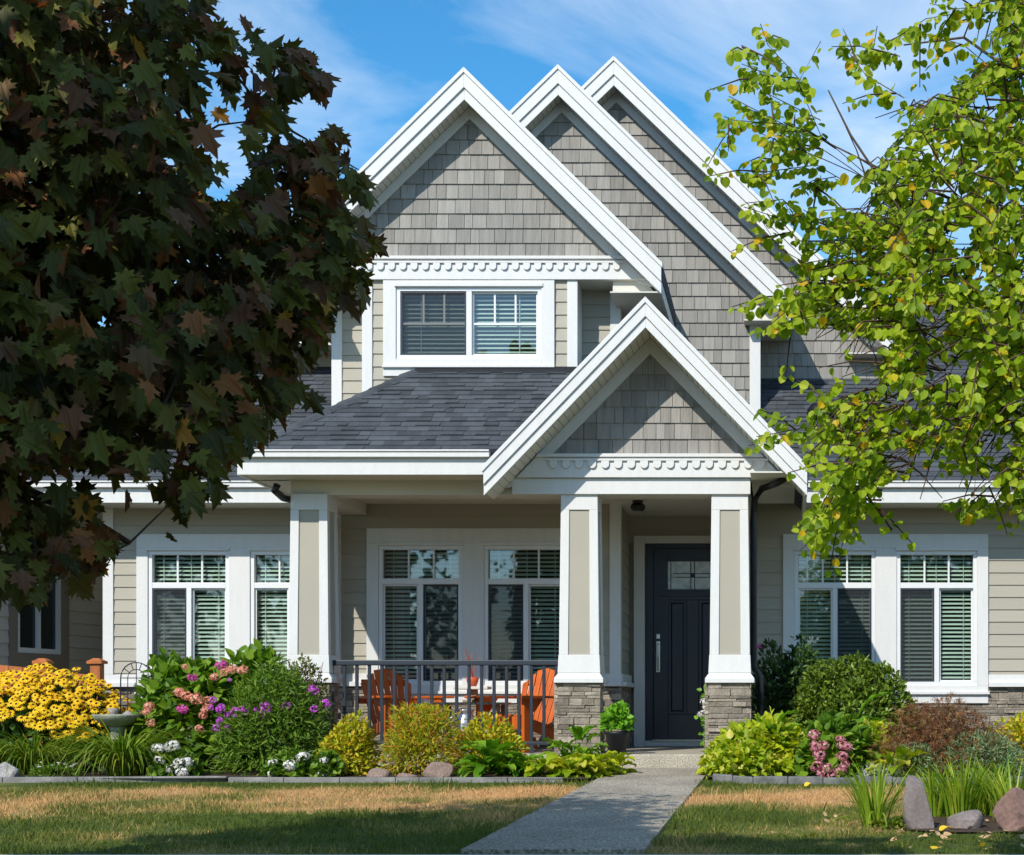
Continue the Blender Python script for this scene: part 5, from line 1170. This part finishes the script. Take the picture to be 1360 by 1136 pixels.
t = plant('golden_shrub', x, y, 'low yellow shrub showing above the dark green hosta', 'shrub')
dome(t, 'gold_leaf', x, y, 0, .36, .24, .48, 2400, .05, 'oval', fill=.6, bumps=22, amp=2.1, pn=2.1); stems(t, x, y, 0, .28, .2, .4, 20)
x, y = X(652, 14.62), 14.62
t = plant('hosta', x, y, 'glossy mid green hosta between the brown boulder and the lime hosta', 'plant'); rosette(t, 'hosta_leaf', x, y, G(y), 44, .25, .25, .22, tilt=(.1, 1.1)); rosette(t, 'hosta_leaf', x+.27, y+.05, G(y), 26, .22, .25, .14)
for px, yy, n in ((745, 14.75, 30), (788, 14.95, 26)):
    pass
x, y = X(768, 14.85), 14.85
t = plant('lime_hosta', x, y, 'lime yellow hosta spilling over the path corner beside the porch step', 'plant')
for dx, dy, n in ((-.26, -.30, 28), (.0, -.30, 26), (-.1, -.05, 30), (.16, .0, 28), (.30, .30, 24), (-.05, .25, 20), (.12, -.18, 22)): rosette(t, 'lime_leaf', x+dx, y+dy, G(y), n, .19, .29, .13, tilt=(.2, 1.3))
x, y = X(768, 15.35), 15.35
t = plant('bergenia', x, y, 'upright broad leaved plant in front of the middle stone column', 'plant'); rosette(t, 'hosta_leaf', x, y, 0, 22, .23, .24, .28, tilt=(.05, 1.05))
rosette(t, 'hosta_leaf', x-.14, y+.05, 0, 12, .22, .22, .2)
def geranium(px, y, spots, lab):
    t = plant('white_geranium', X(px, y), y, lab, 'flowers'); xs = [X(a, y-.06) for a, b, r in spots]; w_ = max(.12, (max(xs)-min(xs))/2+.08)
    dome(t, 'phlox_leaf', (max(xs)+min(xs))/2, y, G(y), w_, .13, .20, 420, .06, 'round')
    mb = MB()
    for (a, b, r), xx in zip(spots, xs):
        zz = Z(b, y-.08); bloom(t, 'white_petal', 'ball', (xx, y-.10, zz), r*1.2); mb.tube([(xx, y+.02, G(y)), (xx, y-.04, (zz+G(y))/2), (xx, y-.08, zz)], .003, 4)
    mb.build('stems', 'stem', t)
geranium(228, 14.62, [(212, 994, .045), (231, 991, .052), (215, 1009, .04), (233, 1020, .055), (248, 1014, .058), (245, 1026, .05), (240, 1012, .04)], 'white geraniums in front of the pink hydrangea')
geranium(390, 14.5, [(364, 1013, .036), (364, 1027, .036), (388, 1016, .05), (404, 1005, .046)], 'white geraniums at the foot of the phlox bush')
geranium(432, 14.48, [(432, 1010, .034), (431, 1028, .04)], 'pair of white geranium heads beside the rounded yellow green shrub')
boulder('garden_rock', 'boulder', 500, 14.5, .26, .10, 'flat brown rock on the kerb between the yellow and the feathery shrub', d=.16)
boulder('garden_rock', 'boulder', 540, 14.48, .24, .075, 'smallest brown rock, lying low under the feathery shrub', d=.14)
boulder('garden_rock', 'boulder', 585, 14.5, .30, .19, 'largest brown boulder, beside the mid green hosta', d=.22)
# bird bath with its trellis
x, y = X(156, 15.25), 15.25
t = thing('bird_bath', (x, y, 0), 'round mossy stone bird bath behind the bright day lily clump', 'bird bath')
mb = MB(); z0 = Z(963, y); mb.lathe((x, y, 0), [(.14, 0), (.14, .05), (.07, .09), (.06, z0-.06), (.08, z0-.02)], 20); mb.build('pedestal', 'bath', t, smooth=True)
mb = MB(); mb.lathe((x, y, z0), [(.07, -.02), (.14, .01), (.20, .05), (.225, .085), (.225, .10), (.20, .098), (.15, .065), (.02, .055)], 28); mb.build('bowl', 'bath', t, smooth=True)
t = thing('small_cup', (x-.03, y-.02, z0+.06), 'small grey cup standing in the bird bath bowl', 'cup')
mb = MB(); mb.lathe((x-.03, y-.02, z0+.058), [(.03, 0), (.042, .07), (.05, .10), (.044, .10), (.035, .05)], 16); mb.build('cup_body', 'greyrock', t, smooth=True)
boulder('pebble', 'greyrock', 172, 15.2, .1, .05, 'pale pebble lying in the bird bath bowl'); bpy.context.view_layer.update()
pb = [o for o in COL.objects if o.name == 'pebble'][0]; pb.location.z = z0+.085; pb.location.x = x+.09; pb.location.y = y
x, y = X(181, 15.55), 15.55; hw = .15; zt = Z(880, y)
t = thing('trellis', (x, y, 0), 'small arched black wire trellis behind the bird bath', 'trellis')
mb = MB(); arc = lambda k: [(x+k*math.cos(a), y, zt-hw+k*math.sin(a)) for a in np.linspace(math.pi, 0, 13)]
mb.tube([(x-hw, y, 0)]+arc(hw)+[(x+hw, y, 0)], .006, 6); mb.build('frame', 'black', t)
mb = MB(); mb.tube([(x-hw*.55, y, 0)]+arc(hw*.55)+[(x+hw*.55, y, 0)], .0045, 5); mb.tube([(x, y, 0), (x, y, zt)], .0045, 5)
for a in (R(38), R(70), R(110), R(142)): mb.tube([(x+hw*.55*math.cos(a), y, zt-hw+hw*.55*math.sin(a)), (x+hw*math.cos(a), y, zt-hw+hw*math.sin(a))], .0045, 5)
for q in (.0, .13, .26, .39): mb.tube([(x-hw, y, zt-hw-q), (x+hw, y, zt-hw-q)], .0045, 5)
mb.build('wire_grid', 'black', t)

# -- basil pot and rose at the entrance
x, y = X(819, 16.0), 16.02
t = thing('potted_basil', (x, y, .15), 'black pot of bright green basil on the porch step by the middle column', 'potted plant')
mb = MB(); mb.lathe((x, y, .1505), [(.085, 0), (.115, .19), (.125, .20), (.125, .225), (.112, .225), (.105, .19)], 24); mb.build('pot', 'pot', t, smooth=True)
dome(t, 'basil_leaf', x, y, .355, .145, .145, .24, 420, .062, 'broad', fill=.55)
x, y = X(938, 16.75), 16.75
t = thing('climbing_rose', (x, y, .15), 'white roses on a slim green stem behind the right stone column', 'flowers')
mb = MB(); mb.tube([(x+.03, y, .15), (x, y, .45), (x-.01, y, .80)], .006, 5); mb.build('stem', 'stem', t)
p = np.stack([nr.normal(x+.01, .035, 90), nr.normal(y, .04, 90), nr.uniform(.2, .86, 90)], 1); leafmesh('foliage', 'basil_leaf', p, rnd(90)+np.array([0, 0, -.3]), rnd(90)+np.array([0, -.8, .5]), nr.uniform(.04, .07, 90), 'broad', t)
for px, py, r_ in ((935, 932, .042), (933, 948, .05), (936, 940, .03)): bloom(t, 'white_petal', 'ball', (X(px, 16.7), 16.7, Z(py, 16.7)), r_)

# -- right bed
x, y = X(1040, 17.3), 17.3
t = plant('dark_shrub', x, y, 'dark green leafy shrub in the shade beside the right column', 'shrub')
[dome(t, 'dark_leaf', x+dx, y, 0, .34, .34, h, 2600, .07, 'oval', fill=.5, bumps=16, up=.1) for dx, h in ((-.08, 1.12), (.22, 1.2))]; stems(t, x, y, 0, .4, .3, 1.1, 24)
x, y = X(1136, 16.7), 16.7
t = plant('boxwood', x, y, 'large rounded green shrub under the right window', 'shrub')
for dx, dy, rx, h, n in ((-.30, .05, .36, 1.06, 3800), (.24, 0, .40, 1.06, 4400), (-.02, .1, .40, 1.12, 3600), (-.02, -.22, .46, .84, 3000)): dome(t, 'box_leaf', x+dx, y+dy, 0, rx, .36, h, n, .058, 'oval', fill=.45, bumps=20, up=.2, pn=2.3, amp=.8)
stems(t, x, y, 0, .55, .45, 1.05, 40)
x, y = X(1011, 17.55), 17.55
t = plant('hollyhock', x, y, 'single pink hollyhock flower beside the right downpipe', 'flowers')
mb = MB(); mb.tube([(x+.1, y, 0), (x+.06, y, .7), (x, y, Z(858, y))], [.009, .007, .004], 5); mb.build('stem', 'stem', t)
p = np.stack([nr.normal(x+.06, .06, 60), nr.normal(y, .05, 60), nr.uniform(.3, 1.15, 60)], 1); leafmesh('foliage', 'phlox_leaf', p, rnd(60)+np.array([0, 0, -.4]), rnd(60)+np.array([0, -.8, .6]), nr.uniform(.06, .10, 60), 'lance', t)
bloom(t, 'magenta_petal', 'flat', (X(1008, 17.5), 17.5, Z(862, 17.5)), .07)
x, y = X(1015, 14.95), 14.95
t = plant('lime_ground_cover', x, y, 'mound of lime green foliage at the right of the path', 'plant')
dome(t, 'lime_leaf', x-.03, y+.05, G(y), .54, .50, .47, 2300, .088, 'broad', fill=.55, bumps=20, droop=-.2, pn=2.0, amp=2.0); dome(t, 'lime_leaf', x-.20, y-.2, G(y), .32, .30, .26, 700, .06, 'broad', fill=.5, bumps=14)
rosette(t, 'hosta_leaf', x+.06, y+.05, .14, 14, .30, .22, .22, name='broad_leaves', tilt=(.05, .9))
x, y = X(1110, 14.75), 14.75
t = plant('hydrangea', x, y, 'low hydrangea with dusty pink flower heads over the right stone edging', 'shrub')
dome(t, 'hyd_leaf', x, y, G(y), .36, .34, .48, 800, .10, 'broad', fill=.45, droop=-.2); dome(t, 'lime_leaf', X(1150, 15.1), 15.1, 0, .30, .28, .44, 420, .09, 'broad', fill=.45)
for px, py, r_ in ((1081, 976, .058), (1083, 992, .062), (1093, 990, .058), (1088, 1003, .062), (1085, 1018, .062), (1098, 1020, .055), (1092, 1028, .05), (1105, 1030, .05), (1116, 1023, .062), (1122, 1016, .05), (1119, 1004, .055), (1120, 990, .058), (1116, 982, .046), (1126, 992, .045)):
    bloom(t, 'dusty_petal', 'ball', (X(px, 14.38), 14.38, Z(py, 14.38)), r_*.92)
x, y = X(1135, 15.4), 15.4
t = plant('canna_lily', x, y, 'tall broad leaved plant between the rounded shrub and the pink hydrangea', 'plant'); rosette(t, 'hosta_leaf', x, y, .10, 16, .38, .17, .36, tilt=(.05, .8)); rosette(t, 'hosta_leaf', x+.22, y+.1, .05, 14, .34, .18, .22)
x, y = X(1255, 14.75), 14.75
t = plant('lace_maple', x, y, 'low rust coloured lace leaf maple spreading before the right stone skirting', 'shrub')
dome(t, 'lace_leaf', x, y, 0, .62, .44, .62, 6500, .085, 'lace', pn=2.0, amp=2.0, fill=.5, bumps=18, droop=-.7, up=.1)
mb = MB()
for _ in range(22):
    a = rng.uniform(0, 6.28); k = rng.uniform(.2, .5); mb.tube([(x, y, 0), (x+math.cos(a)*k*.5, y+math.sin(a)*k*.4, .42), (x+math.cos(a)*k, y+math.sin(a)*k*.75, .36)], [.012, .007, .003], 4, cap=False)
mb.build('branches', 'bark', t)
x, y = X(1305, 14.45), 14.45
t = plant('juniper', x, y, 'blue green juniper beneath the rust coloured maple', 'shrub'); dome(t, 'blue_leaf', x, y, G(y), .40, .28, .38, 3200, .05, 'lance', fill=.5, bumps=16)
dome(t, 'blue_leaf', X(1215, 14.4), 14.4, G(y), .22, .2, .30, 1000, .05, 'lance', fill=.5, bumps=10)
x, y = X(1362, 15.4), 15.4
t = plant('golden_shrub', x, y, 'yellow green shrub cut by the right edge of the picture', 'shrub'); dome(t, 'gold_leaf', x, y, 0, .30, .3, .50, 1200, .06, 'oval', bumps=12); stems(t, x, y, 0, .25, .2, .45, 16)
x, y = X(1192, 14.35), 14.35
t = plant('lime_hosta', x, y, 'small lime hosta left of the rust coloured maple', 'plant'); rosette(t, 'lime_leaf', x, y, G(y), 22, .24, .24, .18)
x, y = X(1168, 14.25), 14.25
t = plant('dusty_miller', x, y, 'silvery white plant behind the front iris clump', 'plant'); dome(t, 'silver_leaf', x, y, G(y), .17, .12, .12, 300, .05, 'lace', fill=.5)
# irises and standing stones on the lawn
for px, yy, n, l, dx, lab in ((1163, 10.45, 64, .50, .10, 'bright iris clump left of the pointed stone'), (1278, 11.0, 110, .48, .17, 'darker iris clump behind the small low stone'), (1345, 10.7, 90, .46, .14, 'iris clump behind the round red stone at the right edge'), (1240, 11.05, 70, .42, .10, 'iris clump rising right behind the pointed stone'), (1315, 11.15, 80, .46, .14, 'tallest iris clump, between the small low stone and the round red stone')):
    x, y = X(px, yy), yy; t = plant('iris', x, y, lab); straps(t, 'iris_leaf', x, y, G(y), n, l, .011, spread=.55, arch=.28, rbase=dx, name='blades')
    if px == 1163:
        straps(t, 'iris_leaf', x, y, G(y), 10, .44, .010, spread=1.4, arch=1.0, name='fallen_blades', rbase=.1)
        rosette(t, 'strap_leaf', x+.08, y-.12, G(y), 14, .12, .16, .03, tilt=(.5, 1.4))
boulder('standing_stone', 'slate', 1219, 10.25, .235, .385, 'tall pointed purple grey stone beside the bright iris', d=.16, pts=[(0, 1.12, .0), (.12, 1.06, 0), (.4, .80, -.10), (.8, .52, -.16), (1, .42, -.18)])
boulder('standing_stone', 'slate', 1283, 10.3, .26, .125, 'small low grey stone between the pointed and the round stones', d=.2)
boulder('standing_stone', 'redstone', 1350, 10.15, .30, .275, 'round topped red brown stone at the right edge of the lawn', d=.2, pts=[(0, 1.1, 0), (.5, 1.05, .02), (.8, .95, .06), (1, .8, .1)])

# -- fallen leaves
M['fallen_leaf'] = LEAF('fallen_leaf', [(0, (.42, .22, .10)), (.5, (.56, .36, .18)), (.8, (.62, .46, .26)), (1, (.36, .12, .05))], rough=.7, trans=.2, tint=(1, .9, .7))
M['yellow_leaf'] = LEAF('yellow_leaf', [(0, (.75, .50, .02)), (1, (.82, .58, .03))], rough=.6, trans=.25, tint=(1, .9, .5))
protos = {}
def fallen(px, py, mat, label, s_):
    k = (py-VY)/F; yq = (.61+.029*15.9)/(k+.029); xq = X(px, yq)
    if mat not in protos:
        o = leafmesh('fallen_leaf', mat, np.zeros((1, 3)), np.array([[1., 0, .15]]), np.array([[0, -.35, 1.]]), 1.0, 'broad'); COL.objects.unlink(o); protos[mat] = o
    o = protos[mat].copy(); COL.objects.link(o); o.location = (xq, yq, G(yq)+.022); o.rotation_euler = (rng.uniform(-.3, .5), rng.uniform(-.4, .4), rng.uniform(0, 6.28)); o.scale = (s_,)*3
    tag(o, label, 'leaf', 'fallen leaves on the lawn')
for px, py in ((1247, 1107), (1304, 1130), (1238, 1133), (1078, 1116), (1068, 1047)): fallen(px, py, 'yellow_leaf', 'bright yellow leaf fallen on the right hand lawn', .06)
for i in range(46):
    px = rng.uniform(1175, 1360) if i < 30 else rng.uniform(960, 1360); fallen(px, rng.uniform(1103, 1132) if i < 30 else rng.uniform(1085, 1132), 'fallen_leaf', 'dry tan leaf fallen on the grass in front of the stones', rng.uniform(.035, .06))
for px, py in ((1095, 1095), (408, 1085), (640, 1098), (1095, 1088), (965, 1120)): fallen(px, py, 'fallen_leaf', 'lone brown leaf lying on open grass', .055)
